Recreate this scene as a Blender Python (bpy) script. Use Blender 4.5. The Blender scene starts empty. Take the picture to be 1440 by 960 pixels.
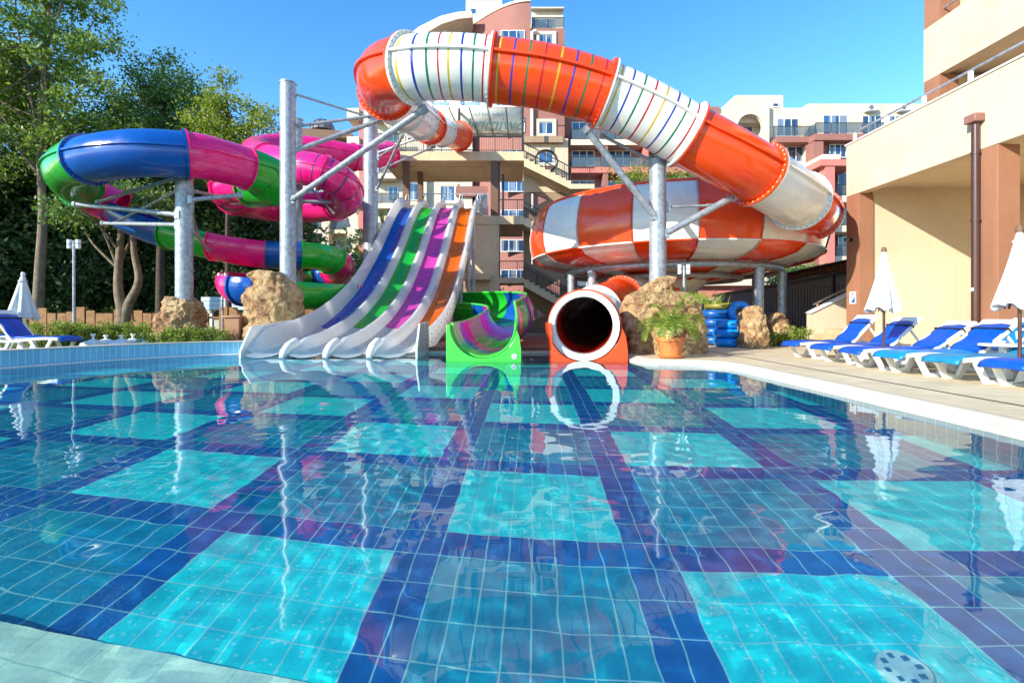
import bpy, bmesh, math, random
import numpy as np
from mathutils import Vector, Matrix, noise
random.seed(7); np.random.seed(7)
R = math.radians
sc = bpy.context.scene
COL = sc.collection

# ------------------------------------------------------------------ helpers
def P(u, v, Y):
    """world point at distance Y seen at photo pixel (u, v); used only to read off real positions"""
    return Vector(((u - 720) / 700 * Y, Y, 1 - (v - 445) / 700 * Y))
def XU(u, Y): return (u - 720) / 700 * Y
def ZV(v, Y): return 1 - (v - 445) / 700 * Y

class MB:
    def __init__(s): s.v = []; s.f = []; s.m = []
    def add(s, vs, fs, mi=0):
        b = len(s.v); s.v += [tuple(p) for p in vs]
        for f in fs: s.f.append(tuple(b + i for i in f)); s.m.append(mi)
        return s
    def box(s, x0, x1, y0, y1, z0, z1, mi=0):
        vs = [(x, y, z) for x in (x0, x1) for y in (y0, y1) for z in (z0, z1)]
        return s.add(vs, [(0,1,3,2),(4,6,7,5),(0,4,5,1),(2,3,7,6),(0,2,6,4),(1,5,7,3)], mi)
    def bar(s, a, b, w, h, mi=0, up=(0,0,1)):
        a = Vector(a); b = Vector(b); t = (b - a).normalized(); u = Vector(up)
        if abs(t.dot(u)) > .98: u = Vector((1,0,0))
        sd = t.cross(u).normalized(); u = sd.cross(t)
        vs = []
        for p in (a, b):
            for i, j in ((-1,-1),(1,-1),(1,1),(-1,1)): vs.append(p + sd*(w/2*i) + u*(h/2*j))
        return s.add(vs, [(0,3,2,1),(4,5,6,7),(0,1,5,4),(1,2,6,5),(2,3,7,6),(3,0,4,7)], mi)
    def tube(s, a, b, r0, r1=None, n=14, mi=0, caps=True):
        return s.sweep([a, b], [r0, r0 if r1 is None else r1], n, mi, caps)
    def sweep(s, pts, rad, n=10, mi=0, caps=True):
        pts = [Vector(p) for p in pts]
        if not isinstance(rad, (list, tuple)): rad = [rad]*len(pts)
        b = len(s.v); ref = None
        for i, p in enumerate(pts):
            t = (pts[min(i+1, len(pts)-1)] - pts[max(i-1, 0)]).normalized()
            if ref is None:
                ref = Vector((0,0,1)) if abs(t.z) < .9 else Vector((1,0,0))
            sd = t.cross(ref).normalized(); up = sd.cross(t).normalized(); ref = up
            for k in range(n):
                a = 2*math.pi*k/n
                s.v.append(tuple(p + sd*(rad[i]*math.cos(a)) + up*(rad[i]*math.sin(a))))
        for i in range(len(pts)-1):
            for k in range(n):
                s.f.append((b+i*n+k, b+i*n+(k+1)%n, b+(i+1)*n+(k+1)%n, b+(i+1)*n+k)); s.m.append(mi)
        if caps:
            s.f.append(tuple(b+k for k in reversed(range(n)))); s.m.append(mi)
            s.f.append(tuple(b+(len(pts)-1)*n+k for k in range(n))); s.m.append(mi)
        return s
    def prism(s, poly, y0, y1, axis='y', mi=0):
        """poly: 2D outline; axis y -> (x,z) plane, x -> (y,z), z -> (x,y)"""
        def mk(p, d):
            if axis == 'y': return (p[0], d, p[1])
            if axis == 'x': return (d, p[0], p[1])
            return (p[0], p[1], d)
        n = len(poly); vs = [mk(p, y0) for p in poly] + [mk(p, y1) for p in poly]
        return s.add(vs, [tuple(range(n)), tuple(reversed(range(n, 2*n)))] + [(i, n+i, n+(i+1)%n, (i+1)%n) for i in range(n)], mi)
    def lathe(s, prof, c=(0,0,0), n=24, mi=0):
        b = len(s.v); c = Vector(c)
        for r, z in prof:
            for k in range(n):
                a = 2*math.pi*k/n; s.v.append((c.x + r*math.cos(a), c.y + r*math.sin(a), c.z + z))
        for i in range(len(prof)-1):
            for k in range(n):
                s.f.append((b+i*n+k, b+i*n+(k+1)%n, b+(i+1)*n+(k+1)%n, b+(i+1)*n+k)); s.m.append(mi)
        return s

OFF = {}
def tag(o, label=None, cat=None, group=None, kind=None):
    if label: o['label'] = label
    if cat: o['category'] = cat
    if group: o['group'] = group
    if kind: o['kind'] = kind
    return o
def thing(name, label, cat, loc=(0,0,0), rz=0, group=None):
    o = bpy.data.objects.new(name, None); COL.objects.link(o)
    o.empty_display_size = .2
    o.location = loc; o.rotation_euler = (0,0,rz); OFF[o] = Vector(loc)
    return tag(o, label, cat, group)
def obj(name, mb, mat, parent=None, smooth=True, label=None, bevel=0, local=False, ang=35):
    """links a mesh; coordinates are world ones unless local, and are moved into the parent's frame"""
    me = bpy.data.meshes.new(name)
    off = Vector((0,0,0))
    if parent is not None and not local:
        off = OFF.get(parent, Vector((0,0,0)))
    vs = [(x-off.x, y-off.y, z-off.z) for x, y, z in mb.v]
    me.from_pydata(vs, [], mb.f)
    for m in (mat if isinstance(mat, (list, tuple)) else [mat]): me.materials.append(m)
    if any(mb.m): me.polygons.foreach_set('material_index', mb.m)
    me.validate()
    bm = bmesh.new(); bm.from_mesh(me); bmesh.ops.recalc_face_normals(bm, faces=bm.faces); bm.to_mesh(me); bm.free()
    if smooth:
        me.polygons.foreach_set('use_smooth', [True]*len(me.polygons)); me.set_sharp_from_angle(angle=R(ang))
    o = bpy.data.objects.new(name, me); COL.objects.link(o)
    if parent is not None:
        o.parent = parent; OFF[o] = off
    if label: o['label'] = label
    if bevel:
        b = o.modifiers.new('bevel', 'BEVEL'); b.width = bevel; b.segments = 2; b.limit_method = 'ANGLE'
    return o
def solo(name, mb, mat, label=None, cat=None, group=None, kind=None, **k):
    return tag(obj(name, mb, mat, None, **k), label, cat, group, kind)
KIDS = {}
def dup(root, loc, rz, label, group=None):
    def kids(o): return [c for c in bpy.data.objects if c.parent == o]
    if root not in KIDS: KIDS[root] = [(c, kids(c)) for c in kids(root)]
    r = root.copy(); COL.objects.link(r); r.location = loc; r.rotation_euler = (0,0,rz); r['label'] = label
    if group: r['group'] = group
    for c, gs in KIDS[root]:
        c2 = c.copy(); COL.objects.link(c2); c2.parent = r
        for g in gs:
            g2 = g.copy(); COL.objects.link(g2); g2.parent = c2
    return r

# ------------------------------------------------------------------ materials
MAT = {}
def nodes(name):
    m = bpy.data.materials.new(name); m.use_nodes = True
    return m, m.node_tree, m.node_tree.nodes['Principled BSDF']
def lnk(t, a, b): t.links.new(a, b)
def tex(t, kind, scale, vec=None, **k):
    n = t.nodes.new(kind); n.inputs['Scale'].default_value = scale
    for a, b in k.items():
        n.inputs[a.replace('_', ' ')].default_value = b
    if vec is not None: lnk(t, vec, n.inputs['Vector'])
    return n
def math_(t, op, a, b=None, clamp=False):
    n = t.nodes.new('ShaderNodeMath'); n.operation = op; n.use_clamp = clamp
    for i, x in enumerate((a, b)):
        if x is None: continue
        if isinstance(x, (int, float)): n.inputs[i].default_value = x
        else: lnk(t, x, n.inputs[i])
    return n.outputs[0]
def mix(t, f, a, b, mode='MIX'):
    n = t.nodes.new('ShaderNodeMix'); n.data_type = 'RGBA'; n.blend_type = mode
    for s, x in ((n.inputs[0], f), (n.inputs[6], a), (n.inputs[7], b)):
        if isinstance(x, (int, float)): s.default_value = x
        elif isinstance(x, tuple): s.default_value = (*x, 1) if len(x) == 3 else x
        else: lnk(t, x, s)
    return n.outputs[2]
def ramp(t, f, stops):
    n = t.nodes.new('ShaderNodeValToRGB'); e = n.color_ramp.elements
    while len(e) < len(stops): e.new(.5)
    for el, (p, c) in zip(e, stops): el.position = p; el.color = (*c, 1)
    lnk(t, f, n.inputs[0]); return n.outputs[0]
def pos(t): return t.nodes.new('ShaderNodeNewGeometry').outputs['Position']
def bump(t, b, h, strength=.3, dist=.02):
    n = t.nodes.new('ShaderNodeBump'); n.inputs['Strength'].default_value = strength; n.inputs['Distance'].default_value = dist
    lnk(t, h, n.inputs['Height']); lnk(t, n.outputs[0], b.inputs['Normal'])
def mat(name, rgb, rough=.6, var=.12, scale=3, bmp=0, bscale=60, metal=0, coat=0, spec=.5):
    if name in MAT: return MAT[name]
    m, t, b = nodes(name); p = pos(t)
    n = tex(t, 'ShaderNodeTexNoise', scale, p, Detail=6)
    n2 = tex(t, 'ShaderNodeTexNoise', scale*7, p, Detail=3)
    f = math_(t, 'ADD', math_(t, 'MULTIPLY', n.outputs[0], .7), math_(t, 'MULTIPLY', n2.outputs[0], .3))
    lo = tuple(c*(1-var) for c in rgb); hi = tuple(min(1, c*(1+var)) for c in rgb)
    c = ramp(t, f, [(.35, lo), (.65, hi)])
    if bmp:
        mp = t.nodes.new('ShaderNodeMapping'); mp.inputs['Scale'].default_value = (3.2, 3.2, .35); lnk(t, p, mp.inputs[0])
        sn = tex(t, 'ShaderNodeTexNoise', 1.0, mp.outputs[0], Detail=6, Roughness=.6); big = tex(t, 'ShaderNodeTexNoise', .35, p, Detail=4)
        c = mix(t, 1.0, c, ramp(t, sn.outputs[0], [(.28, (.87, .86, .85)), (.50, (1, 1, 1))]), 'MULTIPLY'); c = mix(t, 1.0, c, ramp(t, big.outputs[0], [(.35, (.88, .87, .86)), (.6, (1, 1, 1))]), 'MULTIPLY')
    lnk(t, c, b.inputs['Base Color']); b.inputs['Roughness'].default_value = rough
    b.inputs['Metallic'].default_value = metal; b.inputs['Coat Weight'].default_value = coat; b.inputs['Coat Roughness'].default_value = .05
    b.inputs['Specular IOR Level'].default_value = spec
    if bmp:
        n3 = tex(t, 'ShaderNodeTexNoise', bscale, p, Detail=4); bump(t, b, n3.outputs[0], bmp, .01)
    MAT[name] = m; return m
def fibre(name, rgb, dirt=.08):
    """glossy gel-coat fibreglass with faint streaks and wear"""
    if name in MAT: return MAT[name]
    m, t, b = nodes(name); p = pos(t)
    n = tex(t, 'ShaderNodeTexNoise', 1.1, p, Detail=2)
    c = ramp(t, n.outputs[0], [(.3, tuple(x*(1-dirt) for x in rgb)), (.7, tuple(min(1, x*(1+dirt)+.004) for x in rgb))])
    mp = t.nodes.new('ShaderNodeMapping'); mp.inputs['Scale'].default_value = (4, 4, .9); lnk(t, p, mp.inputs[0])
    sn = tex(t, 'ShaderNodeTexNoise', 1.2, mp.outputs[0], Detail=4, Roughness=.6); c = mix(t, 1.0, c, ramp(t, sn.outputs[0], [(.28, (.90, .895, .88)), (.44, (1, 1, 1))]), 'MULTIPLY')
    sc2 = tex(t, 'ShaderNodeTexNoise', 1.6, p, Detail=3); c = mix(t, math_(t, 'MULTIPLY', math_(t, 'GREATER_THAN', sc2.outputs[0], .70), .05), c, (.8, .8, .8))
    lnk(t, c, b.inputs['Base Color'])
    n2 = tex(t, 'ShaderNodeTexNoise', 2.5, p, Detail=1)
    mr = t.nodes.new('ShaderNodeMapRange'); lnk(t, n2.outputs[0], mr.inputs[0]); mr.inputs[1].default_value = .3; mr.inputs[2].default_value = .7
    mr.inputs[3].default_value = .16; mr.inputs[4].default_value = .34
    lnk(t, mr.outputs[0], b.inputs['Roughness'])
    b.inputs['Coat Weight'].default_value = .3; b.inputs['Coat Roughness'].default_value = .08
    n3 = tex(t, 'ShaderNodeTexNoise', 2.2, p, Detail=2); bump(t, b, n3.outputs[0], .12, .05)
    MAT[name] = m; return m
ORANGE = fibre('orange fibreglass', (.88, .065, .002)); WHITE = fibre('white fibreglass', (.80, .79, .74), .04)
PINK = fibre('pink fibreglass', (.84, .010, .20)); BLUE = fibre('blue fibreglass', (.002, .075, .36)); GREEN = fibre('green fibreglass', (.008, .38, .02))
LIME = fibre('lime fibreglass', (.05, .62, .05)); MAG = fibre('magenta fibreglass', (.62, .03, .42))
def thin(name, rgb, f=.4):
    m = fibre(name, rgb, .04); t = m.node_tree; tr = t.nodes.new('ShaderNodeBsdfTranslucent'); tr.inputs[0].default_value = (*[min(1, c*1.15) for c in rgb], 1)
    ms = t.nodes.new('ShaderNodeMixShader'); ms.inputs[0].default_value = f; lnk(t, t.nodes['Principled BSDF'].outputs[0], ms.inputs[1]); lnk(t, tr.outputs[0], ms.inputs[2]); lnk(t, ms.outputs[0], t.nodes['Material Output'].inputs[0]); return m
SLIDEB = fibre('slide blue', (.01, .09, .5))
PURPLE = fibre('plum fibreglass', (.45, .01, .30)); REDOR = fibre('orange lane', (.85, .13, .01)); LGREEN = fibre('green lane', (.02, .42, .05))
STRIPE = {k: fibre('stripe '+k, c) for k, c in dict(yellow=(.6,.4,.02), blue=(.02,.04,.35), green=(.0,.16,.07), red=(.45,.01,.02), navy=(.05,.03,.16)).items()}
def galv():
    m, t, b = nodes('galvanised steel'); p = pos(t)
    n = tex(t, 'ShaderNodeTexVoronoi', 9, p); n2 = tex(t, 'ShaderNodeTexNoise', 2.5, p, Detail=7)
    f = math_(t, 'ADD', math_(t, 'MULTIPLY', n.outputs[0], .45), math_(t, 'MULTIPLY', n2.outputs[0], .65))
    lnk(t, ramp(t, f, [(.3, (.20, .23, .27)), (.7, (.40, .43, .46))]), b.inputs['Base Color'])
    b.inputs['Metallic'].default_value = .35; b.inputs['Roughness'].default_value = .42
    MAT['galv'] = m; return m
GALV = galv()
CREAM = mat('cream stucco', (.67, .54, .38), .85, .05, 1.2, .25, 90)
CREAM2 = mat('pale cream stucco', (.70, .61, .48), .85, .05, .6, .2, 60)
TCREAM = mat('tower cream stucco', (.72, .55, .34), .85, .08, .8, .2, 60)
BROWN = mat('brown stucco', (.34, .155, .085), .85, .07, 1.2, .3, 90)
DBROWN = mat('dark brown paint', (.16, .085, .05), .7, .1)
TAUPE = mat('taupe stucco', (.36, .25, .16), .85, .08, .8, .2, 60)
MAUVE = mat('mauve stucco', (.31, .135, .11), .85, .06, .5)
SALMON = mat('salmon stucco', (.60, .19, .16), .85, .06, .5)
GREYG = mat('grey green stucco', (.48, .50, .43), .85, .06, .5)
RAIL = mat('dark railing', (.03, .022, .02), .4, .1)
PIPE = mat('brown downpipe', (.07, .025, .018), .3, .1, coat=.3)
FRAMEW = mat('white frame', (.78, .78, .76), .4, .04)
PLAST = mat('white plastic', (.8, .79, .76), .35, .05, 6)
WHITEP = mat('white paint', (.82, .81, .78), .6, .04)
CONC = mat('concrete', (.42, .38, .32), .9, .12, 2, .3, 50)
TERRA = mat('terracotta pot', (.66, .19, .05), .5, .1, 4)
BLACK = mat('black plastic', (.015, .015, .017), .4, .1)
GREYC = mat('grey cladding', (.16, .16, .17), .6, .12, 2)
BLUEV = mat('blue vinyl', (.0, .085, .50), .38, .15, 5, .3, 12); LBLUEV = mat('light blue vinyl', (.0, .22, .62), .38, .15, 5, .3, 12)
TEALV = mat('teal vinyl', (.01, .22, .42), .38, .2, 5, .3, 12)
RAFTB = mat('raft blue', (.0, .24, .72), .35, .12, 5); RAFTSHADE = mat('raft dark blue', (.005, .09, .32), .35, .12, 5); RAFTO = mat('raft olive', (.22, .2, .03), .4, .1)  # dark blue copy carries the shade of the left ring stack in its colour
FABW = mat('white canvas', (.82, .82, .80), .9, .05, 5, .3, 25); FABG = mat('grey canvas', (.62, .63, .63), .9, .08, 5, .3, 25)
BIN = mat('brown bin plastic', (.35, .17, .09), .5, .08, 4)
WOOD = mat('fence wood', (.30, .15, .06), .8, .3, 4, .4, 20)
BARK = mat('pale bark', (.20, .155, .10), .9, .35, 5, .8, 18); BARKD = mat('dark bark', (.07, .05, .035), .9, .3, 4, .8, 18)
PAVILION = mat('blue white pavilion paint', (.50, .62, .70), .6, .1)
def glass(name, rgb, rough=.06):
    m, t, b = nodes(name); n = tex(t, 'ShaderNodeTexNoise', .35, pos(t), Detail=2)
    mp = t.nodes.new('ShaderNodeMapping'); mp.inputs['Scale'].default_value = (1.6, 1.6, .12); lnk(t, pos(t), mp.inputs[0])
    cu = tex(t, 'ShaderNodeTexNoise', 1.0, mp.outputs[0], Detail=2)
    gc = ramp(t, n.outputs[0], [(.4, tuple(x*.45 for x in rgb)), (.6, rgb)])
    lnk(t, mix(t, math_(t, 'MULTIPLY', math_(t, 'GREATER_THAN', cu.outputs[0], .56), .55), gc, (.34, .38, .42)), b.inputs['Base Color'])
    b.inputs['Roughness'].default_value = rough; b.inputs['Specular IOR Level'].default_value = 1.0; b.inputs['Coat Weight'].default_value = .8; b.inputs['Coat Roughness'].default_value = .03
    return m
WGLASS = glass('window glass', (.03, .10, .24)); DGLASS = glass('dark glass', (.02, .035, .05))
def clear(name, rgb, a):
    m, t, b = nodes(name); b.inputs['Base Color'].default_value = (*rgb, 1); b.inputs['Alpha'].default_value = a; b.inputs['Roughness'].default_value = .1
    return m
BGLASS = clear('balcony glass', (.10, .14, .17), .55); AWN = clear('awning panel', (.80, .84, .80), .85)
def rockmat():
    m, t, b = nodes('artificial rock'); p = pos(t)
    n = tex(t, 'ShaderNodeTexNoise', 1.6, p, Detail=9, Roughness=.65, Distortion=.6)
    n2 = tex(t, 'ShaderNodeTexNoise', 9, p, Detail=8, Roughness=.7)
    v = tex(t, 'ShaderNodeTexVoronoi', 4.5, p); v.feature = 'DISTANCE_TO_EDGE'
    dn = tex(t, 'ShaderNodeTexNoise', 3, p, Detail=5)
    dv = t.nodes.new('ShaderNodeVectorMath'); dv.operation = 'ADD'; lnk(t, p, dv.inputs[0]); lnk(t, dn.outputs[1], dv.inputs[1]); lnk(t, dv.outputs[0], v.inputs['Vector'])
    f = math_(t, 'ADD', math_(t, 'MULTIPLY', n.outputs[0], .6), math_(t, 'MULTIPLY', n2.outputs[0], .4))
    c = ramp(t, f, [(.34, (.10, .05, .03)), (.43, (.34, .17, .08)), (.53, (.55, .36, .17)), (.66, (.66, .50, .30))])
    crack = ramp(t, v.outputs[0], [(0, (.12, .09, .07)), (.045, (1, 1, 1))])
    c = mix(t, .75, c, crack, 'MULTIPLY')
    lnk(t, c, b.inputs['Base Color']); b.inputs['Roughness'].default_value = .85
    h = math_(t, 'ADD', math_(t, 'MULTIPLY', n2.outputs[0], .8), math_(t, 'MINIMUM', v.outputs[0], .1))
    bump(t, b, h, .9, .12); return m
ROCK = rockmat()
def leafmat(name, a, b_, trans=.3):
    m, t, b = nodes(name); g = t.nodes.new('ShaderNodeNewGeometry')
    wn = t.nodes.new('ShaderNodeTexWhiteNoise'); wn.noise_dimensions = '1D'; lnk(t, g.outputs['Random Per Island'], wn.inputs['W'])
    n = tex(t, 'ShaderNodeTexNoise', .5, g.outputs['Position'], Detail=2)
    f = math_(t, 'ADD', math_(t, 'MULTIPLY', wn.outputs[0], .6), math_(t, 'MULTIPLY', n.outputs[0], .5))
    c = ramp(t, f, [(.2, a), (.8, b_)])
    lnk(t, c, b.inputs['Base Color']); b.inputs['Roughness'].default_value = .5
    tr = t.nodes.new('ShaderNodeBsdfTranslucent'); lnk(t, mix(t, .5, c, (.35, .5, .02)), tr.inputs[0])
    ms = t.nodes.new('ShaderNodeMixShader'); ms.inputs[0].default_value = trans
    lnk(t, b.outputs[0], ms.inputs[1]); lnk(t, tr.outputs[0], ms.inputs[2]); lnk(t, ms.outputs[0], t.nodes['Material Output'].inputs[0])
    return m
LEAF1 = leafmat('plane tree leaves', (.045, .12, .02), (.25, .36, .07), .35); LEAF2 = leafmat('dense green leaves', (.025, .09, .02), (.16, .28, .06), .25)
LEAF3 = leafmat('yellow green leaves', (.10, .17, .02), (.34, .40, .06), .4); LEAFD = leafmat('dark conifer leaves', (.02, .05, .018), (.08, .15, .045), .2)
HEDGE = leafmat('hedge leaves', (.06, .13, .015), (.30, .38, .05), .3); PALM = leafmat('palm leaves', (.10, .20, .02), (.35, .45, .06), .3); GRASSL = leafmat('grass blades', (.06, .12, .015), (.20, .28, .05), .3)

def floormat():
    """mosaic floor: cyan and teal squares of 8x4 tiles between navy bands"""
    m, t, b = nodes('pool floor tiles'); p = pos(t); s = t.nodes.new('ShaderNodeSeparateXYZ'); lnk(t, p, s.inputs[0]); x, y = s.outputs[0], s.outputs[1]
    M = lambda *a: math_(t, *a)
    A = M('ADD', M('ADD', M('MULTIPLY', x, .6978), M('MULTIPLY', y, -.0281)), 2.40)
    B = M('ADD', M('ADD', M('MULTIPLY', x, .0954), M('MULTIPLY', y, .7674)), -.5265)
    fa = M('FRACT', A); fb = M('FRACT', B)
    sq = M('MULTIPLY', M('LESS_THAN', fa, .8), M('LESS_THAN', fb, .8))
    par = M('MODULO', M('ADD', M('ADD', M('FLOOR', A), M('FLOOR', B)), 100), 2)
    fine = tex(t, 'ShaderNodeTexVoronoi', 55, p); mot = tex(t, 'ShaderNodeTexNoise', 14, p, Detail=5)
    spk = tex(t, 'ShaderNodeTexVoronoi', 24, p)
    spf = M('MULTIPLY', M('LESS_THAN', spk.outputs[0], .22), .4)
    cy = mix(t, mot.outputs[0], (.0, .70, .78), (.01, .92, .90)); cy = mix(t, spf, cy, (.6, .95, .95))
    te = mix(t, mot.outputs[0], (.0, .22, .40), (.0, .42, .58))
    na = mix(t, mot.outputs[0], (.0, .10, .34), (.0, .18, .54))
    c = mix(t, par, cy, te); c = mix(t, sq, na, c)
    c = mix(t, .22, c, ramp(t, fine.outputs[0], [(.0, (1,1,1)), (1, (.3,.4,.5))]), 'MULTIPLY')
    ta = M('FRACT', M('MULTIPLY', A, 10)); tb = M('FRACT', M('MULTIPLY', B, 5))
    ga = M('LESS_THAN', M('ABSOLUTE', M('SUBTRACT', ta, .5)), .468); gb = M('LESS_THAN', M('ABSOLUTE', M('SUBTRACT', tb, .5)), .484)
    g = M('SUBTRACT', 1, M('MULTIPLY', ga, gb))
    cv = t.nodes.new('ShaderNodeCombineXYZ'); lnk(t, M('FLOOR', M('MULTIPLY', A, 10)), cv.inputs[0]); lnk(t, M('FLOOR', M('MULTIPLY', B, 5)), cv.inputs[1])
    tw_ = t.nodes.new('ShaderNodeTexWhiteNoise'); tw_.noise_dimensions = '2D'; lnk(t, cv.outputs[0], tw_.inputs['Vector'])
    c = mix(t, .55, c, ramp(t, tw_.outputs[0], [(0, (.66, .74, .80)), (1, (1, 1, 1))]), 'MULTIPLY')
    st_ = tex(t, 'ShaderNodeTexNoise', 1.7, p, Detail=7, Roughness=.7)
    gc_ = mix(t, st_.outputs[0], (.22, .62, .62), (.55, .88, .84))
    c = mix(t, M('MULTIPLY', g, .58), c, gc_)
    lnk(t, c, b.inputs['Base Color']); b.inputs['Roughness'].default_value = .5
    return m
def tilemat(name, c1, c2, grout, w=.125, gw=.008, axis='xy', hz=None):
    """upright tiles; the running coordinate is x+y so the joints also run round curves"""
    m, t, b = nodes(name); p = pos(t); s = t.nodes.new('ShaderNodeSeparateXYZ'); lnk(t, p, s.inputs[0])
    uv = t.nodes.new('ShaderNodeAttribute'); uv.attribute_name = 'run'
    M = lambda *a: math_(t, *a)
    r = M('DIVIDE', uv.outputs['Fac'], w); fr = M('FRACT', r)
    g = M('LESS_THAN', fr, gw/w)
    if hz:
        g = M('MAXIMUM', g, M('LESS_THAN', M('FRACT', M('ADD', M('DIVIDE', s.outputs[2], hz), 10.03)), gw/hz))
    wn = t.nodes.new('ShaderNodeTexWhiteNoise'); wn.noise_dimensions = '1D'; lnk(t, M('FLOOR', r), wn.inputs['W'])
    mot = tex(t, 'ShaderNodeTexNoise', 12, p, Detail=4)
    c = mix(t, M('ADD', M('MULTIPLY', wn.outputs[0], .5), M('MULTIPLY', mot.outputs[0], .5)), c1, c2)
    lnk(t, mix(t, g, c, grout), b.inputs['Base Color']); b.inputs['Roughness'].default_value = .3
    return m
FLOOR = floormat()
AQUA = tilemat('aqua wall tiles', (.10, .42, .62), (.22, .58, .76), (.75, .8, .8))
TEALW = tilemat('teal pool wall tiles', (.0, .20, .38), (.01, .36, .55), (.45, .7, .72), hz=.25)
def stepmat():
    m, t, b = nodes('pale step mosaic'); p = pos(t); s = t.nodes.new('ShaderNodeSeparateXYZ'); lnk(t, p, s.inputs[0])
    M = lambda *a: math_(t, *a)
    dn = tex(t, 'ShaderNodeTexNoise', 5, p, Detail=3); mot = tex(t, 'ShaderNodeTexVoronoi', 60, p)
    c = mix(t, dn.outputs[0], (.42, .82, .68), (.74, .95, .78)); c = mix(t, .3, c, ramp(t, mot.outputs[0], [(0, (1,1,1)), (1, (.4,.45,.4))]), 'MULTIPLY')
    a = M('ADD', s.outputs[0], M('MULTIPLY', s.outputs[1], -.04)); bb = M('ADD', s.outputs[1], M('MULTIPLY', s.outputs[0], .19))
    g = M('MAXIMUM', M('LESS_THAN', M('FRACT', M('DIVIDE', a, .3)), .02), M('LESS_THAN', M('FRACT', M('ADD', M('DIVIDE', bb, .28), .25)), .03))
    lnk(t, mix(t, M('MULTIPLY', g, .6), c, (.2, .5, .5)), b.inputs['Base Color']); b.inputs['Roughness'].default_value = .6
    return m
STEP = stepmat()
def pavemat():
    m, t, b = nodes('beige deck paving'); p = pos(t)
    br = t.nodes.new('ShaderNodeTexBrick'); lnk(t, p, br.inputs['Vector']); br.offset = .5
    for k, v in {'Scale': 1, 'Mortar Size': .006, 'Brick Width': .3, 'Row Height': .15}.items(): br.inputs[k].default_value = v
    br.inputs['Color1'].default_value = (.74, .62, .40, 1); br.inputs['Color2'].default_value = (.66, .56, .37, 1); br.inputs['Mortar'].default_value = (.52, .44, .30, 1)
    n = tex(t, 'ShaderNodeTexNoise', 1.3, p, Detail=8, Roughness=.7)
    c = mix(t, .6, br.outputs[0], ramp(t, n.outputs[0], [(.3, (.62, .6, .58)), (.6, (1, 1, 1))]), 'MULTIPLY')
    lnk(t, c, b.inputs['Base Color']); b.inputs['Roughness'].default_value = .8
    n2 = tex(t, 'ShaderNodeTexNoise', 40, p, Detail=4); bump(t, b, n2.outputs[0], .3, .01); return m
PAVE = pavemat()
KERB = mat('white kerb stone', (.66, .60, .50), .6, .06, 4, .2, 40)
GROUND = mat('ground soil and paving', (.20, .16, .10), .9, .3, .6, .4, 20)
LAWN = mat('lawn soil', (.06, .09, .025), .95, .4, 1.5, .5, 30)
PEBBLE = mat('red pebble dash', (.30, .12, .08), .85, .5, 14, .8, 40)
PITR = mat('taupe pebble dash', (.22, .15, .09), .9, .4, 14, .8, 40)

def watermat():
    m = bpy.data.materials.new('pool water'); m.use_nodes = True; t = m.node_tree; t.nodes.clear()
    out = t.nodes.new('ShaderNodeOutputMaterial'); gl = t.nodes.new('ShaderNodeBsdfGlass')
    gl.inputs['IOR'].default_value = 1.33; gl.inputs['Roughness'].default_value = 0; gl.inputs['Color'].default_value = (.92, 1, .99, 1)
    p = pos(t)
    w1 = tex(t, 'ShaderNodeTexNoise', 2.3, p, Detail=2, Distortion=.4); w2 = tex(t, 'ShaderNodeTexNoise', 8, p, Detail=1)
    w3 = tex(t, 'ShaderNodeTexNoise', .55, p, Detail=1)
    calm = math_(t, 'MULTIPLY', w3.outputs[0], w3.outputs[0])
    h = math_(t, 'ADD', math_(t, 'MULTIPLY', w1.outputs[0], 1.0), math_(t, 'MULTIPLY', w2.outputs[0], .16))
    h = math_(t, 'ADD', math_(t, 'MULTIPLY', math_(t, 'MULTIPLY', h, calm), 3.2), math_(t, 'MULTIPLY', w3.outputs[0], 1.0))
    bp = t.nodes.new('ShaderNodeBump'); bp.inputs['Strength'].default_value = WAVE; bp.inputs['Distance'].default_value = .02
    lnk(t, h, bp.inputs['Height']); lnk(t, gl.outputs[0], out.inputs[0])
    return m
WAVE = .22
WATER = watermat()

# ------------------------------------------------------------------ world, sun, camera
SUND = Vector((-1, -.75, .57)).normalized()      # towards the sun
w = bpy.data.worlds.new('World'); sc.world = w; w.use_nodes = True; nt = w.node_tree
sky = nt.nodes.new('ShaderNodeTexSky'); sky.sky_type = 'NISHITA'; sky.sun_disc = False
sky.sun_elevation = math.asin(SUND.z); sky.sun_rotation = math.atan2(SUND.x, SUND.y)
sky.air_density = 1.0; sky.dust_density = 0; sky.ozone_density = 2.0; sky.altitude = 0
hs = nt.nodes.new('ShaderNodeHueSaturation'); hs.inputs['Saturation'].default_value = 1.32; hs.inputs['Value'].default_value = 1.12
nt.links.new(sky.outputs[0], hs.inputs['Color']); nt.links.new(hs.outputs[0], nt.nodes['Background'].inputs[0]); nt.nodes['Background'].inputs[1].default_value = .15
sl = bpy.data.lights.new('sun', 'SUN'); sl.energy = 3.8; sl.angle = R(.5); sl.color = (1, .93, .80)
so = bpy.data.objects.new('sun', sl); COL.objects.link(so); so.rotation_euler = (-SUND).to_track_quat('-Z', 'Y').to_euler(); so.location = (-20, -15, 30)
sl.cycles.is_caustics_light = True
cd = bpy.data.cameras.new('camera'); cam = bpy.data.objects.new('camera', cd); COL.objects.link(cam); sc.camera = cam
cam.location = (0, 0, 1); cam.rotation_euler = (math.pi/2, 0, 0); cd.sensor_width = 36; cd.lens = 17.5; cd.shift_y = -35/1440
cd.clip_start = .05; cd.clip_end = 3000
sc.view_settings.view_transform = 'Standard'; sc.view_settings.look = 'None'; sc.view_settings.exposure = 1.08
sc.view_settings.use_curve_mapping = False
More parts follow.
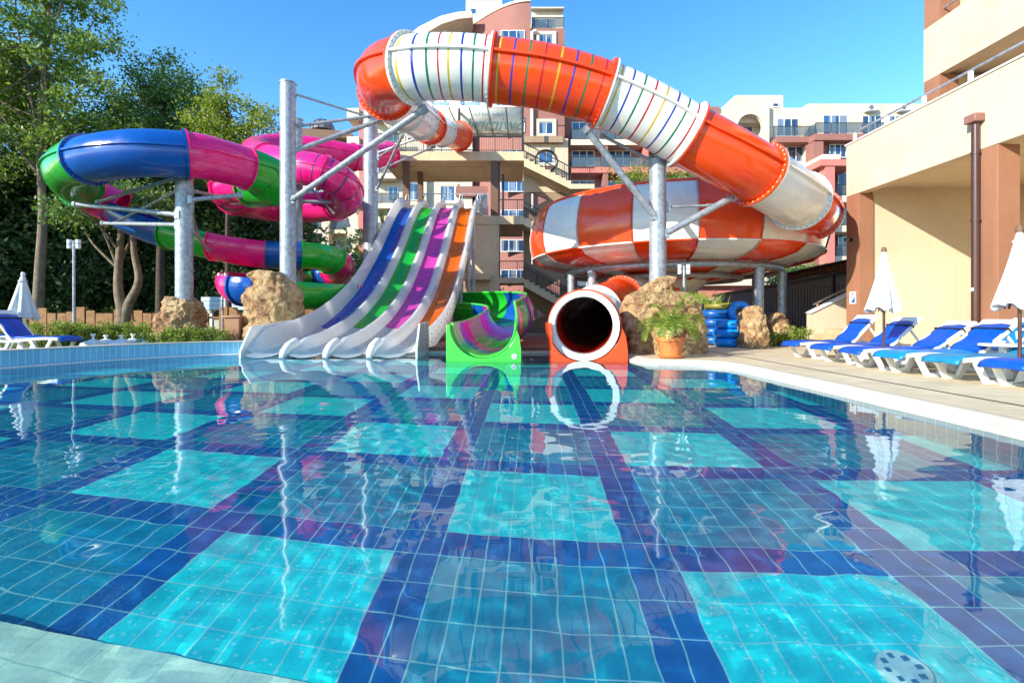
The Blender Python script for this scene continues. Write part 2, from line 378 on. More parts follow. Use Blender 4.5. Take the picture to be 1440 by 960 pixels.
cy = sc.cycles; cy.use_denoising = True; cy.max_bounces = 10; cy.transmission_bounces = 8; cy.transparent_max_bounces = 10; cy.caustics_refractive = True; cy.caustics_reflective = False
cy.sample_clamp_indirect = 6
try: cy.denoiser = 'OPENIMAGEDENOISE'
except Exception: pass

# ------------------------------------------------------------------ pool, ground
POOL = [(4.15,-7),(4.15,0),(4.15,5),(4.14,9.3),(4.05,9.75),(3.85,10.0),(3.5,10.12),(3.0,10.2),(2.75,10.5),(2.66,11.0),(2.62,12),(2.6,13.4),
        (1,13.5),(-2,13.5),(-5,13.5),(-6.6,13.5),(-7.3,13.35),(-8.0,12.9),(-8.6,12.35),(-9.1,11.67),(-9.55,10.7),(-9.95,9.65),(-10.35,8.2),(-10.7,6.4),(-10.9,4.5),(-11,2),(-11,-7)]
N = len(POOL)
def offset(poly, d):
    out = []; n = len(poly)
    for i in range(n):
        a, b, c = Vector(poly[i-1]), Vector(poly[i]), Vector(poly[(i+1) % n])
        n1 = (b-a).normalized(); n2 = (c-b).normalized(); n1 = Vector((n1.y, -n1.x)); n2 = Vector((n2.y, -n2.x))
        m = (n1+n2).normalized(); k = d/max(.5, m.dot(n1)); out.append((b.x+m.x*k, b.y+m.y*k))
    return out
def filled(outer, holes, z):
    bm = bmesh.new(); es = []
    for lp in [outer]+holes:
        vs = [bm.verts.new((x, y, z)) for x, y in lp]
        es += [bm.edges.new((vs[i], vs[(i+1) % len(vs)])) for i in range(len(vs))]
    bmesh.ops.triangle_fill(bm, use_beauty=True, use_dissolve=False, edges=es)
    bmesh.ops.recalc_face_normals(bm, faces=bm.faces)
    mb = MB(); bm.verts.ensure_lookup_table(); mb.v = [tuple(v.co) for v in bm.verts]; mb.f = [tuple(v.index for v in f.verts) for f in bm.faces]; mb.m = [0]*len(mb.f)
    if mb.f:
        a, b_, c_ = [Vector(mb.v[i]) for i in mb.f[0][:3]]
    bm.free(); return mb
far = [(-900,-300),(900,-300),(900,1500),(-900,1500)]
solo('ground', filled(far, [offset(POOL, .25)], .04), GROUND, kind='structure', smooth=False)
# right-hand terrace of beige paving
deck = [(4.45,-7),(4.45,9.4),(4.3,9.95),(4.0,10.28),(3.5,10.42),(3.1,10.48),(2.98,10.8),(2.93,13.45),(3.2,13.9),(8,19),(13,26),(24,26),(24,-7)]
solo('pool_deck', filled(deck, [], .10), PAVE, kind='structure', smooth=False)
lawn = [(-11.4,-6),(-11.3,4.5),(-10.35,9.8),(-9.4,11.95),(-7.5,13.75),(-6.3,13.95),(-6.3,24),(-60,60),(-60,-6)]
solo('lawn', filled(lawn, [], .06), LAWN, kind='structure', smooth=False)
# drain slot along the terrace
mb = MB(); mb.box(5.12, 5.15, -6, 14.5, .09, .106); solo('deck_drain_slot', mb, BLACK, kind='structure', smooth=False)
def strip(path, z0, z1, name, m, parent=None, flip=False, **k):
    """upright wall face with a running-length attribute for its joints"""
    me = bpy.data.meshes.new(name); pts = []; s = 0; run = []
    fine = []
    for i in range(len(path)-1):
        a, b_ = Vector(path[i]), Vector(path[i+1]); n = max(1, int((b_-a).length/.5))
        for j in range(n): fine.append(a.lerp(b_, j/n))
    fine.append(Vector(path[-1])); prev = fine[0]
    for q in fine:
        s += (q-prev).length; prev = q
        pts += [(q.x, q.y, z0), (q.x, q.y, z1)]; run += [s, s]
    fs = [(2*i, 2*i+2, 2*i+3, 2*i+1) for i in range(len(fine)-1)]
    me.from_pydata(pts, [], fs); me.materials.append(m)
    at = me.attributes.new('run', 'FLOAT', 'POINT'); at.data.foreach_set('value', run)
    o = bpy.data.objects.new(name, me); COL.objects.link(o)
    if parent: o.parent = parent
    return o
wallo = strip(POOL+[POOL[0]], -1.1, .03, 'pool_wall_tiles', TEALW); wallo['kind'] = 'structure'
fl = solo('pool_floor', filled(offset(POOL, .02), [], -1.1), FLOOR, kind='structure', smooth=False)
step_poly = [(-10.98,3.93),(-2.25,2.19),(-1.52,2.10),(-.82,1.98),(.6,1.72),(.6,-1.2),(-10.98,-1.2)]
mb = MB(); mb.prism(step_poly, -1.08, -.85, 'z'); st = solo('pool_step', mb, STEP, kind='structure', smooth=False)
gx = np.concatenate([np.arange(-11.2, -3.5, .07), np.arange(-3.5, 3.6, .045), np.arange(3.62, 4.35, .07)]); gy = [-7.2]
while gy[-1] < 13.7: gy.append(gy[-1]+(.3 if gy[-1] < -1.5 else (.04 if gy[-1] < 4 else .04+.011*(gy[-1]-4))))
mb = MB(); ngx = len(gx)
for y in gy:
    for x in gx:
        v3 = Vector((x*.8, y*.8, 0)); c_ = max(0, noise.noise(Vector((x*.33, y*.33, 5)))+.55)*(1-.62*min(1, max(0, (y-2.6)/4)))
        h = .0046*noise.noise(v3) + c_*((.0030*noise.noise(Vector((x*2.3, y*2.3, 9)))) + .0028*noise.noise(Vector((x*8, y*8, 3)))) 
        mb.v.append((float(x), float(y), h))
for i in range(len(gy)-1):
    for j in range(ngx-1): mb.f.append((i*ngx+j, i*ngx+j+1, (i+1)*ngx+j+1, (i+1)*ngx+j)); mb.m.append(0)
wa = solo('pool_water', mb, WATER, kind='structure', smooth=True, ang=180)
for o in (fl, st, wallo): o.cycles.is_caustics_receiver = True
if wa.data.polygons[0].normal.z < 0: wa.data.flip_normals()
wa.cycles.is_caustics_caster = True
# kerb round the right and far edge
def ring(path, w0, w1, z0, z1):
    """band between two offsets of an open path"""
    mb = MB(); n = len(path); L, Rr = [], []
    for i, b_ in enumerate(path):
        a = Vector(path[max(0, i-1)]); c = Vector(path[min(n-1, i+1)]); d = (c-a).normalized(); nn = Vector((d.y, -d.x)); b_ = Vector(b_)
        L.append(b_+nn*w0); Rr.append(b_+nn*w1)
    vs = []
    for l, r in zip(L, Rr): vs += [(l.x,l.y,z0),(l.x,l.y,z1),(r.x,r.y,z1),(r.x,r.y,z0)]
    fs = []
    for i in range(n-1):
        for j in range(4): fs.append((4*i+j, 4*i+(j+1)%4, 4*i+4+(j+1)%4, 4*i+4+j))
    fs += [(0,1,2,3), (4*n-1,4*n-2,4*n-3,4*n-4)]
    return mb.add(vs, fs)
kb = ring(POOL[:16], -.02, .20, -.02, .115)
for i in range(16): x_, y_, z_ = kb.v[4*i+1]; kb.v[4*i+1] = (x_, y_, .045)
solo('pool_kerb', kb, KERB, kind='structure', smooth=True, bevel=.012)
solo('gutter_strip', ring(POOL[:16], .202, .33, -.02, .108), mat('beige gutter', (.55, .47, .33), .8), kind='structure', smooth=True)
lp = thing('pool_edge_wall', 'low curved wall faced with pale aqua tiles round the left side of the pool', 'wall', (-9.9, 9.65, 0))
leftpath = POOL[15:]
obj('wall_core', ring(leftpath, .03, .30, -.05, .325), CONC, lp)
o = strip([tuple(Vector(p)) for p in offset(POOL, .022)[15:]], .0, .325, 'tile_facing', AQUA); o.parent = lp; o.matrix_parent_inverse = Matrix.Translation((9.9, -9.65, 0))
obj('coping', ring(leftpath, -.0, .33, .325, .345), KERB, lp)
obj('overflow_lip', ring(leftpath, -.10, .02, -.03, .018), WHITEP, lp)
dr = thing('floor_drain', 'round white drain cover on the pool floor at the lower right corner', 'drain cover', (1.69, 2.15, -1.1))
mb = MB(); mb.lathe([(0,.0),(.0,.03),(.10,.028),(.11,.0)], (1.69, 2.15, -1.1), 24); q = obj('cover', mb, mat('drain plastic', (.45, .72, .72), .5), dr); q.cycles.is_caustics_receiver = True
mb = MB()
for k in range(8):
    a = k*math.pi/4; mb.box(1.69+.07*math.cos(a)-.012, 1.69+.07*math.cos(a)+.012, 2.15+.07*math.sin(a)-.012, 2.15+.07*math.sin(a)+.012, -1.075, -1.067)
q = obj('grate_holes', mb, mat('drain slots', (.2, .48, .52), .6), dr); q['kind'] = 'stuff'
# pebble-dashed bank behind the slides
mb = MB(); mb.prism([(-2.3,13.55),(2.5,13.55),(2.5,22),(-2.3,22)], .04, .16, 'z'); solo('pebble_bank', mb, PEBBLE, kind='structure', smooth=False)

# ------------------------------------------------------------------ rocks
def rock(name, label, levels, Y, depth, seed=0, extra=None):
    """levels: (v, u_left, u_right) read off the outline at distance Y; lofted and roughened"""
    lv = [(ZV(v, Y), XU(a, Y), XU(b_, Y)) for v, a, b_ in levels]
    lv.sort(); zs = np.array([l[0] for l in lv]); nz, nr = 70, 130
    zz = np.linspace(min(zs[0], .0), zs[-1], nz); xl = np.interp(zz, zs, [l[1] for l in lv]); xr = np.interp(zz, zs, [l[2] for l in lv])
    wmax = (xr-xl).max(); mb = MB(); vs = []
    for i in range(nz):
        cx = (xl[i]+xr[i])/2; hw = (xr[i]-xl[i])/2
        dd = depth/2*(hw*2/wmax)**.7
        for k in range(nr):
            a = 2*math.pi*k/nr; ca, sa = math.cos(a), math.sin(a)
            q = .75; px = math.copysign(abs(ca)**q, ca)*hw; py = math.copysign(abs(sa)**q, sa)*dd
            p = Vector((cx+px, Y+depth*.05+py, zz[i]))
            sd = Vector((seed*7.3, seed*3.1, 0))
            if k == -1: pass
            vq = p+sd+noise.noise_vector((p+sd)*1.5)*.35; vd = noise.voronoi(Vector((vq.x*1.5, vq.y*1.5, vq.z*.9)))[0]; ck = math.exp(-(vd[1]-vd[0])*22)*.05; blk = (vd[0]-.35)*-.05
            d1 = noise.noise((p+sd)*1.7)*.10-ck+blk; rid = abs(noise.noise((p+sd)*3.1)); d2 = (0.25-rid)*.16; d3 = noise.noise((p+sd)*8)*.03
            cell = noise.turbulence((p+sd)*6, 4, True)*-.05
            dn = Vector((ca*max(hw,.1), sa*max(dd,.1), 0)).normalized()
            sc_ = min(1, wmax/1.2)
            vs.append(p + dn*(d1+d2+d3+cell)*sc_ + Vector((0,0,noise.noise((p+sd)*2.3)*.06)))
    fs = [(i*nr+k, i*nr+(k+1)%nr, (i+1)*nr+(k+1)%nr, (i+1)*nr+k) for i in range(nz-1) for k in range(nr)]
    top = (nz-1)*nr; c = sum((vs[top+k] for k in range(nr)), Vector())/nr; vs.append(c+Vector((0,0,.03)))
    fs += [(top+k, top+(k+1)%nr, len(vs)-1) for k in range(nr)]
    mb.add(vs, fs); o = solo(name, mb, ROCK, label, 'rock', 'artificial rocks round the slide columns', smooth=True, ang=50)
    return o
rock('rock', 'tall tan rock with an overhanging top beside the white slides', [(383,358,400),(388,352,407),(397,358,413),(403,361,415),(406,350,417),(414,347,418),(430,348,420),(450,347,421),(470,347,426),(492,346,426)], 15.3, 1.8, 1)
rock('rock', 'reddish brown boulder round the foot of the leftmost column', [(419,240,268),(426,234,275),(440,229,281),(460,226,284),(492,225,287)], 15, 1.5, 2)
rock('rock', 'broad golden rock behind the terracotta palm pot', [(389,932,948),(394,920,950),(402,905,951),(409,899,952),(416,876,968),(424,873,984),(440,873,987),(460,874,989),(485,875,990),(503,878,991)], 12.3, 1.35, 3)
rock('rock', 'narrow tan rock between the blue rafts and the green shrubs', [(431,1049,1070),(438,1043,1073),(455,1041,1077),(475,1038,1078),(492,1037,1079)], 14.3, .9, 4)
rock('rock', 'dark low rock round the rightmost bowl support in front of the grey shed', [(441,1086,1100),(450,1079,1108),(465,1074,1114),(490,1070,1118)], 16.3, 1.3, 5)

# ------------------------------------------------------------------ slide helpers
def catmull(pts, n=16):
    pts = [Vector(p) for p in pts]; out = []
    P_ = [pts[0]*2-pts[1]] + pts + [pts[-1]*2-pts[-2]]
    for i in range(1, len(P_)-2):
        a, b_, c, d = P_[i-1:i+3]
        for k in range(n):
            t = k/n
            out.append(.5*((2*b_) + (c-a)*t + (2*a-5*b_+4*c-d)*t*t + (3*b_-a-3*c+d)*t**3))
    out.append(pts[-1]); return out
class Path:
    def __init__(s, ctrl, n=16):
        s.p = catmull(ctrl, n); s.n = n
        s.a = np.array([tuple(q) for q in s.p]); d = np.linalg.norm(np.diff(s.a, axis=0), axis=1); s.s = np.concatenate([[0], np.cumsum(d)])
        s.L = s.s[-1]; s.cs = [s.s[min(i*n, len(s.s)-1)] for i in range(len(ctrl))]
    def at(s, q):
        q = min(max(q, 0), s.L); p = Vector([np.interp(q, s.s, s.a[:, k]) for k in range(3)])
        e = .12; a = Vector([np.interp(max(q-e, 0), s.s, s.a[:, k]) for k in range(3)]); b_ = Vector([np.interp(min(q+e, s.L), s.s, s.a[:, k]) for k in range(3)])
        t = (b_-a).normalized(); sd = t.cross(Vector((0,0,1))).normalized(); up = sd.cross(t).normalized()
        return p, t, sd, up
def ringpts(path, q, r, a0, a1, n, closed):
    p, t, sd, up = path.at(q); out = []
    if callable(a0): a0 = a0(q)
    if callable(a1): a1 = a1(q)
    for k in range(n if closed else n+1):
        a = a0+(a1-a0)*k/n; out.append(p + sd*(r*math.cos(a)) + up*(r*math.sin(a)))
    return out
def tube_section(root, path, s0, s1, r, mats, stripes=None, a0=0, a1=2*math.pi, open_=False, name='tube_section', fl=True, bolt=None, flr=.09, thick=.02, seams=True, flange_m=None, n=36, inner=None):
    """one moulded section; stripes is a list of (arclength, colour index) for the moulded-in bands"""
    qs = list(np.linspace(s0, s1, max(3, int((s1-s0)/.14))))
    wst = .045
    if stripes:
        for q, _ in stripes: qs += [q-wst/2, q+wst/2]
        qs = sorted(x for x in qs if s0 <= x <= s1)
        qq = [qs[0]]
        for x in qs[1:]:
            if x-qq[-1] > .004: qq.append(x)
        qs = qq
    mb = MB(); closed = not open_
    def shell(r_, flip):
        b = len(mb.v); cnt = n if closed else n+1
        for q in qs: mb.v += [tuple(x) for x in ringpts(path, q, r_, a0, a1, n, closed)]
        for i in range(len(qs)-1):
            mid = (qs[i]+qs[i+1])/2; mi = 0
            if stripes and not flip:
                for q, c in stripes:
                    if abs(mid-q) < wst/2: mi = c
            if inner and flip: mi = len(mats)-1
            for k in range(n):
                k2 = (k+1) % cnt; mb.f.append((b+i*cnt+k, b+i*cnt+k2, b+(i+1)*cnt+k2, b+(i+1)*cnt+k)); mb.m.append(mi)
    shell(r, False); nin = len(mb.v); shell(r-thick, True)
    cnt = n if closed else n+1; nq = len(qs)
    if open_:
        for i in range(nq-1):
            for k in (0, n): mb.f.append((i*cnt+k, (i+1)*cnt+k, nin+(i+1)*cnt+k, nin+i*cnt+k)); mb.m.append(0)
    for i in (0, nq-1):
        for k in range(n):
            k2 = (k+1) % cnt; mb.f.append((i*cnt+k, i*cnt+k2, nin+i*cnt+k2, nin+i*cnt+k)); mb.m.append(0)
    o = obj(name, mb, mats, root, ang=60)
    fm = flange_m or mats[0]
    if fl:
        for q, sgn in ((s0, 1), (s1, -1)):
            mb = MB(); w_ = .045; vs = []; m = n if closed else n+1
            for dq, rr in ((.004, r-.001), (.004, r+flr), (w_, r+flr), (w_, r-.001)):
                vs += ringpts(path, q+sgn*dq, rr, a0, a1, n, closed)
            for j in range(3):
                for k in range(n): mb_k = (k+1) % m; mb.f.append((j*m+k, j*m+mb_k, (j+1)*m+mb_k, (j+1)*m+k)); mb.m.append(0)
            mb.v = [tuple(x) for x in vs]
            f = obj('flange', mb, fm, o, ang=60)
            if bolt:
                mb = MB(); p, t, sd, up = path.at(q+sgn*w_); nb = 34*5
                for k in range(nb):
                    hgt = .022 if k % 5 == 0 else .003
                    for kk in (k, k+1):
                        a = a0+(a1-a0)*kk/nb; d = sd*math.cos(a)+up*math.sin(a)
                        for fr in (.36, .72): mb.v.append(tuple(p+d*(r+flr*fr)+t*(sgn*hgt)))
                    b = 4*k; mb.f.append((b, b+1, b+3, b+2)); mb.m.append(1 if k % 5 == 0 else 0)
                    nx = 4*((k+1) % nb)
                    mb.f.append((b+2, b+3, nx+1, nx)); mb.m.append(0)
                obj('bolt_ring', mb, [fm, bolt], o)
    if seams and closed:
        for ang_ in (0.12, math.pi-.12):
            mb = MB(); cs = []
            for q in np.linspace(s0+.05, s1-.05, max(3, int((s1-s0)/.25))):
                p, t, sd, up = path.at(q); rd = sd*math.cos(ang_)+up*math.sin(ang_); tn = up*math.cos(ang_)-sd*math.sin(ang_)
                cs.append([p+rd*(r-.005)+tn*.03, p+rd*(r+flr*.75)+tn*.03, p+rd*(r+flr*.75)-tn*.03, p+rd*(r-.005)-tn*.03])
            for c in cs: mb.v += [tuple(x) for x in c]
            for i in range(len(cs)-1):
                for j in range(3): mb.f.append((4*i+j, 4*i+j+1, 4*i+5+j, 4*i+4+j)); mb.m.append(0)
            obj('seam', mb, fm, o, ang=60)
    return o

# ------------------------------------------------------------------ orange and white tube slide
oc = [P(646,192,28.5), P(625,186,26.5), P(604,178,23.5), P(589,168,20.5), P(566,152,17.6), P(545,133,15.2), P(543,106,13.2), P(577,97,12.2), P(635,95,12.0), P(692,99,12.0), P(770,110,12.0), P(850,133,12.1),
      P(912,160,12.2), P(958,186,12.3), P(1010,214,12.4), P(1056,240,12.7), P(1098,266,13.3), P(1128,286,14.3), P(1143,300,15.8), P(1147,309,17.6), P(1135,314,19.6)]
op = Path(oc)
ts = thing('tube_slide', 'orange and white enclosed tube slide curving over to the bowl, with coloured rings', 'water slide', (oc[9].x, oc[9].y, 0))
RO = .74
cuts = [0, 1.2, 2, 3, 4, 5.2, 7, 9, 11, 13.15, 15.2, 16.8, 18.1, 20]
def sval(path, c):
    i = int(c); return path.cs[i] + (path.cs[min(i+1, len(path.cs)-1)]-path.cs[i])*(c-i)
ocol = [ORANGE, WHITE, ORANGE, WHITE, ORANGE, WHITE, ORANGE, WHITE, ORANGE, WHITE, ORANGE, WHITE, ORANGE, WHITE]
ocol = ['O','W','O','W','W','O','Ws','Os','Ws','O','W','O','W']
sm = ['yellow', 'blue', 'green', 'red']
BOLTM = mat('bolt heads', (.35, .33, .30), .4, .1, metal=.5)
BOLTW = mat('pale bolt heads', (.75, .6, .5), .4, .1)
for i in range(len(cuts)-1):
    c = ocol[i]; s0, s1 = sval(op, cuts[i]), sval(op, cuts[i+1]); base = ORANGE if c[0] == 'O' else WHITE
    mats = [base]; stp = None
    if 's' in c:
        mats += [STRIPE[k] for k in sm]; stp = [(s0+(s1-s0)*(k+.55)/8.2, 1+k % 4) for k in range(8)]
    tube_section(ts, op, s0, s1, RO, mats, stp, bolt=(BOLTW if c[0] == 'O' else BOLTM), flr=.10)

# ------------------------------------------------------------------ bowl
BC = Vector((6.25, 20, 0)); 
bw = thing('slide_bowl', 'large orange and white chequered bowl slide raised on a ring of posts', 'water slide', (BC.x, BC.y, 0))
def bang(u):
    k = (u-720)/700; Rb = 5.45; a = 1+k*k; b_ = -2*(k*BC.x+BC.y); c = BC.x**2+BC.y**2-Rb*Rb; Y = (-b_-math.sqrt(b_*b_-4*a*c))/(2*a)
    return math.atan2(Y-BC.y, k*Y-BC.x)
NS = 18; a_ref = bang(889)
rows = [[(5.12,5.10),(5.30,4.95),(5.45,4.5),(5.52,4.05),(5.5,3.65),(5.40,3.28)], [(5.40,3.28),(5.1,3.05),(4.6,2.92),(3.9,2.82)], [(3.9,2.82),(3.2,2.68),(2.3,2.5),(1.5,2.38)]]
for ri, pr in enumerate(rows):
    for k in range(NS):
        a0 = a_ref + 2*math.pi*k/NS; a1 = a_ref+2*math.pi*(k+1)/NS
        mb = MB(); n = 8
        for sh in (0, 1):
            b = len(mb.v)
            for r_, z in pr:
                for j in range(n+1):
                    a = a0+(a1-a0)*j/n; rr = r_-.04*sh; mb.v.append((BC.x+rr*math.cos(a), BC.y+rr*math.sin(a), z+.03*sh*(1 if ri else 0)))
            for i in range(len(pr)-1):
                for j in range(n): mb.f.append((b+i*(n+1)+j, b+i*(n+1)+j+1, b+(i+1)*(n+1)+j+1, b+(i+1)*(n+1)+j)); mb.m.append(0)
        # joint rib along one side and along the lower seam
        for j0 in (a0, a1):
            cs = [Vector((BC.x+(r_+.012)*math.cos(j0), BC.y+(r_+.012)*math.sin(j0), z-.01*(ri > 0))) for r_, z in pr]
            mb.sweep(cs, .028, 6)
        r_, z = pr[0]
        mb.sweep([Vector((BC.x+(r_+.012)*math.cos(a0+(a1-a0)*j/n), BC.y+(r_+.012)*math.sin(a0+(a1-a0)*j/n), z-.012)) for j in range(n+1)], .03, 6)
        white = (k+ri) % 2 == 0
        obj('bowl_panel', mb, WHITE if white else ORANGE, bw, ang=50)
mb = MB(); mb.sweep([(BC.x+5.12*math.cos(a), BC.y+5.12*math.sin(a), 5.12) for a in np.linspace(0, 2*math.pi, 73)], .06, 8, caps=False); obj('rim', mb, ORANGE, bw)
mb = MB(); mb.lathe([(1.55,2.4),(1.3,2.15),(.9,1.95),(.8,1.7),(.0,1.7)], BC, 32); obj('bowl_hub', mb, WHITE, bw)
rs = obj('support_ring', MB().sweep([(BC.x+4.05*math.cos(a), BC.y+4.05*math.sin(a), 2.69) for a in np.linspace(0, 2*math.pi, 73)], .10, 12, caps=False), GALV, bw)
for a in (-168, -147, -62, -31, 12, 55, 105, 150):
    x, y = BC.x+4.05*math.cos(R(a)), BC.y+4.05*math.sin(R(a)); mb = MB(); mb.tube((x,y,.04), (x,y,2.62), .15, n=18); mb.lathe([(.0,.0),(.17,.0),(.17,.04),(0,.04)], (x,y,2.42), 18)
    mb.lathe([(.26,.0),(.26,.03),(0,.03)], (x,y,.06), 18)
    obj('support_post', mb, GALV, bw)
    mb = MB(); mb.bar((x,y,2.78), (BC.x+4.4*math.cos(R(a)), BC.y+4.4*math.sin(R(a)), 2.9), .06, .06); obj('bracket', mb, GALV, bw)
obj('inner_ring', MB().sweep([(BC.x+2.7*math.cos(a), BC.y+2.7*math.sin(a), 2.45) for a in np.linspace(0, 2*math.pi, 61)], .09, 10, caps=False), GALV, bw)

# exit tube of the bowl into the pool
ec = [P(821,458,11.25), P(823,455,12.1), P(828,447,13.4), P(842,434,15), P(866,421,16.6), P(893,414,18.2), (BC.x-.4, BC.y-.6, 1.95)]
ep = Path(ec); ex = thing('tube_slide', 'short orange tube exit with a white ring, mouth open above the pool water', 'water slide', (ec[0].x, 11.25, 0))
ecol = [(0, .35, WHITE), (.35, 1.5, ORANGE), (1.5, 2.8, WHITE), (2.8, 4.3, ORANGE), (4.3, 5.2, WHITE), (5.2, 6, ORANGE)]
MOUTHSHADE = fibre('dark red interior', (.42, .015, .004))
DEEPSHADE = fibre('deep brown interior', (.12, .03, .018))  # inner shell darkens with depth; the tube's inside shade is in the colours
for a, b_, m in ecol: tube_section(ex, ep, sval(ep, a), sval(ep, b_), .68, [m, m if a == 0 else (MOUTHSHADE if a < 1 else DEEPSHADE)], bolt=BOLTW if m is ORANGE else BOLTM, flr=.08, thick=.03, seams=False, inner=True)
# mouth ring
mb = MB(); p0, t0, sd0, up0 = ep.at(0); n = 48
prof = [(.665,.0),(.665,-.05),(.79,-.05),(.80,.0),(.80,.05),(.68,.05)]
b = 0
for r_, d in prof:
    for k in range(n): a = 2*math.pi*k/n; mb.v.append(tuple(p0+(sd0*math.cos(a)+up0*math.sin(a))*r_+t0*d))
for i in range(len(prof)-1):
    for k in range(n): mb.f.append((i*n+k, i*n+(k+1) % n, (i+1)*n+(k+1) % n, (i+1)*n+k)); mb.m.append(0)
obj('mouth_ring', mb, WHITE, ex, ang=50)
mb = MB(); p1, t1, sd1, up1 = ep.at(.5)
b = 0
prof = [(.68,-.3),(.84,-.3),(.84,-.2),(.70,-.2)]
for r_, d in prof:
    for k in range(n): a = 2*math.pi*k/n; mb.v.append(tuple(p1+(sd1*math.cos(a)+up1*math.sin(a))*r_+t1*d))
for i in range(len(prof)-1):
    for k in range(n): mb.f.append((i*n+k, i*n+(k+1) % n, (i+1)*n+(k+1) % n, (i+1)*n+k)); mb.m.append(0)
obj('rear_ring', mb, ORANGE, ex, ang=50)
def cradle(cx, cz, rc, xl, xr, y0, y1, ztl, ztr, flare):
    """end block: upright plate with a round cut for the tube; the right side swells outwards"""
    arc0 = math.asin(max(-1, min(1, (ztl-cz)/rc))); 
    outer = [(xl, ztl), (xl-.0, .2), (xl, -.35), (xr, -.35), (xr, .25), (xr-.04, .55), (xr-.14, ztr-.05), (cx+rc*math.cos(math.asin((ztr-cz)/rc)), ztr)]
    a0 = math.asin((ztr-cz)/rc); a1 = -math.pi-math.asin((ztl-cz)/rc)
    cut = [(cx+rc*math.cos(a0+(a1-a0)*k/28), cz+rc*math.sin(a0+(a1-a0)*k/28)) for k in range(1, 29)]
    poly = outer+cut
    bm = bmesh.new(); lo = [bm.verts.new((x, y0, z)) for x, z in poly]; n_ = len(lo)
    es = [bm.edges.new((lo[i], lo[(i+1) % n_])) for i in range(n_)]
    bmesh.ops.triangle_fill(bm, use_beauty=True, edges=es); fs = list(bm.faces)
    r_ = bmesh.ops.extrude_face_region(bm, geom=fs); bmesh.ops.translate(bm, vec=(0, y1-y0, 0), verts=[g for g in r_['geom'] if isinstance(g, bmesh.types.BMVert)])
    mb = MB(); bm.verts.index_update(); bm.verts.ensure_lookup_table(); mb.v = [tuple(v.co) for v in bm.verts]; mb.f = [tuple(v.index for v in f.verts) for f in bm.faces]; mb.m = [0]*len(mb.f); bm.free(); return mb
obj('end_block', cradle(ec[0].x, ec[0].z, .815, XU(775,11.2), XU(882,11.2), 11.12, 12.1, .86, .84, 0), ORANGE, ex, bevel=.03)

# ------------------------------------------------------------------ green / blue / pink tube and flume
gc = [P(548,218,28.5), P(505,222,26.2), P(455,214,25.0), P(400,208,24.0), P(362,214,22.5), P(372,224,20.8), P(412,234,19.8), P(455,243,19.6), P(484,262,20.2), P(482,284,21.6), P(440,292,22.6), P(385,291,22.6), P(340,282,21), P(322,270,18.8), P(336,262,17.6), P(372,255,15.2),
      P(350,240,14.3), P(300,224,15.2), P(262,218,14.6), P(192,216,14.1), P(125,225,14.4), P(98,238,15.6), P(103,256,17.2), P(128,274,18.4), P(168,294,18.8)]
# reorder so the coil sweeps smoothly under the front arc
gc = gc[:15] + [P(384,262,16.9), P(374,246,16.6)] + gc[17:]
gp = Path(gc); gs = thing('spiral_slide', 'green, blue and pink spiral tube slide winding down on the left to the pool', 'water slide', (gc[17].x, gc[17].y, 0))
gcuts = [(0,'P'),(1.2,'P'),(3,'Ps'),(5.2,'Ps'),(7,'Ps'),(9.3,'P'),(10.6,'P'),(12.4,'P'),(13.6,'P'),(14.4,'G'),(16.4,'P'),(18,'B'),(20,'G'),(22.6,'P'),(24,None)]
GM = {'P': PINK, 'G': GREEN, 'B': BLUE}
for (a, c), (b_, _) in zip(gcuts[:-1], gcuts[1:]):
    s0, s1 = sval(gp, a), sval(gp, min(b_, len(gc)-1)); mats = [GM[c[0]]]; stp = None
    if 's' in c: mats += [STRIPE['navy']]; m_ = max(3, int((s1-s0)/.36)); stp = [(s0+(s1-s0)*(k+.5)/m_, 1) for k in range(m_)]
    tube_section(gs, gp, s0, s1, .66, mats, stp, bolt=BOLTM if a > 14 else None, flr=.07)
# lower open flume
fc = [gc[-1], P(205,314,18.6), P(265,332,18.4), P(330,346,18.4), P(380,353,18.7), P(435,354,19.4), P(464,362,20.6), P(477,376,22.0), P(460,388,23.0), P(420,392,22.6), P(370,393,20.8), P(337,393,18.8), P(337,400,17.2), P(375,405,17.0), P(440,410,18.3), P(490,411,20.3),
      (-5.5,21.3,1.62), (-4.0,21.6,1.52), (-2.4,21.0,1.50), (-1.0,19.4,1.45), (-.2,17.6,1.33), (-.05,15.8,1.18), (-.25,14.0,.98), (-.50,12.5,.84), (-.64,11.25,.80)]
fp = Path(fc); Lf = fp.L; sb = sval(fp, 16)
def half(q):          # radius grows for the last bend
    return .66 if q < sb else .73
def outer_(q):        # the outside of the last bend is banked up high
    f = min(1, max(0, (q-sb)/3)); g_ = min(1, max(0, (Lf-q)/1.6)); return R(-205)*(1-f)+f*(R(-183)-R(42)*g_)
def inner_(q):
    f = min(1, max(0, (q-sb)/3)); return R(25)*(1-f)+f*R(3)
fcuts = [(0,'B'),(1.6,'G'),(2.6,'P'),(3.9,'B'),(4.7,'G'),(6,'P'),(7.5,'B'),(8.6,'G'),(10.0,'P'),(12.3,'B'),(13.1,'G'),(14.9,'P'),(15.5,'B'),(16,'P'),(17.2,'G'),(19.2,'B'),(19.9,'M'),(21.9,'G'),(22.75,'P'),(23.1,'B'),(23.45,'L'),(24,None)]
GM['M'] = PURPLE; GM['L'] = LIME
for (a, c), (b_, _) in zip(fcuts[:-1], fcuts[1:]):
    s0, s1 = sval(fp, a), sval(fp, b_)
    tube_section(gs, fp, s0, s1, half((s0+s1)/2), [GM[c]], None, a0=outer_, a1=inner_, open_=True, name='flume_section', bolt=None, flr=.06, thick=.035, fl=a < 21, seams=False, n=26)
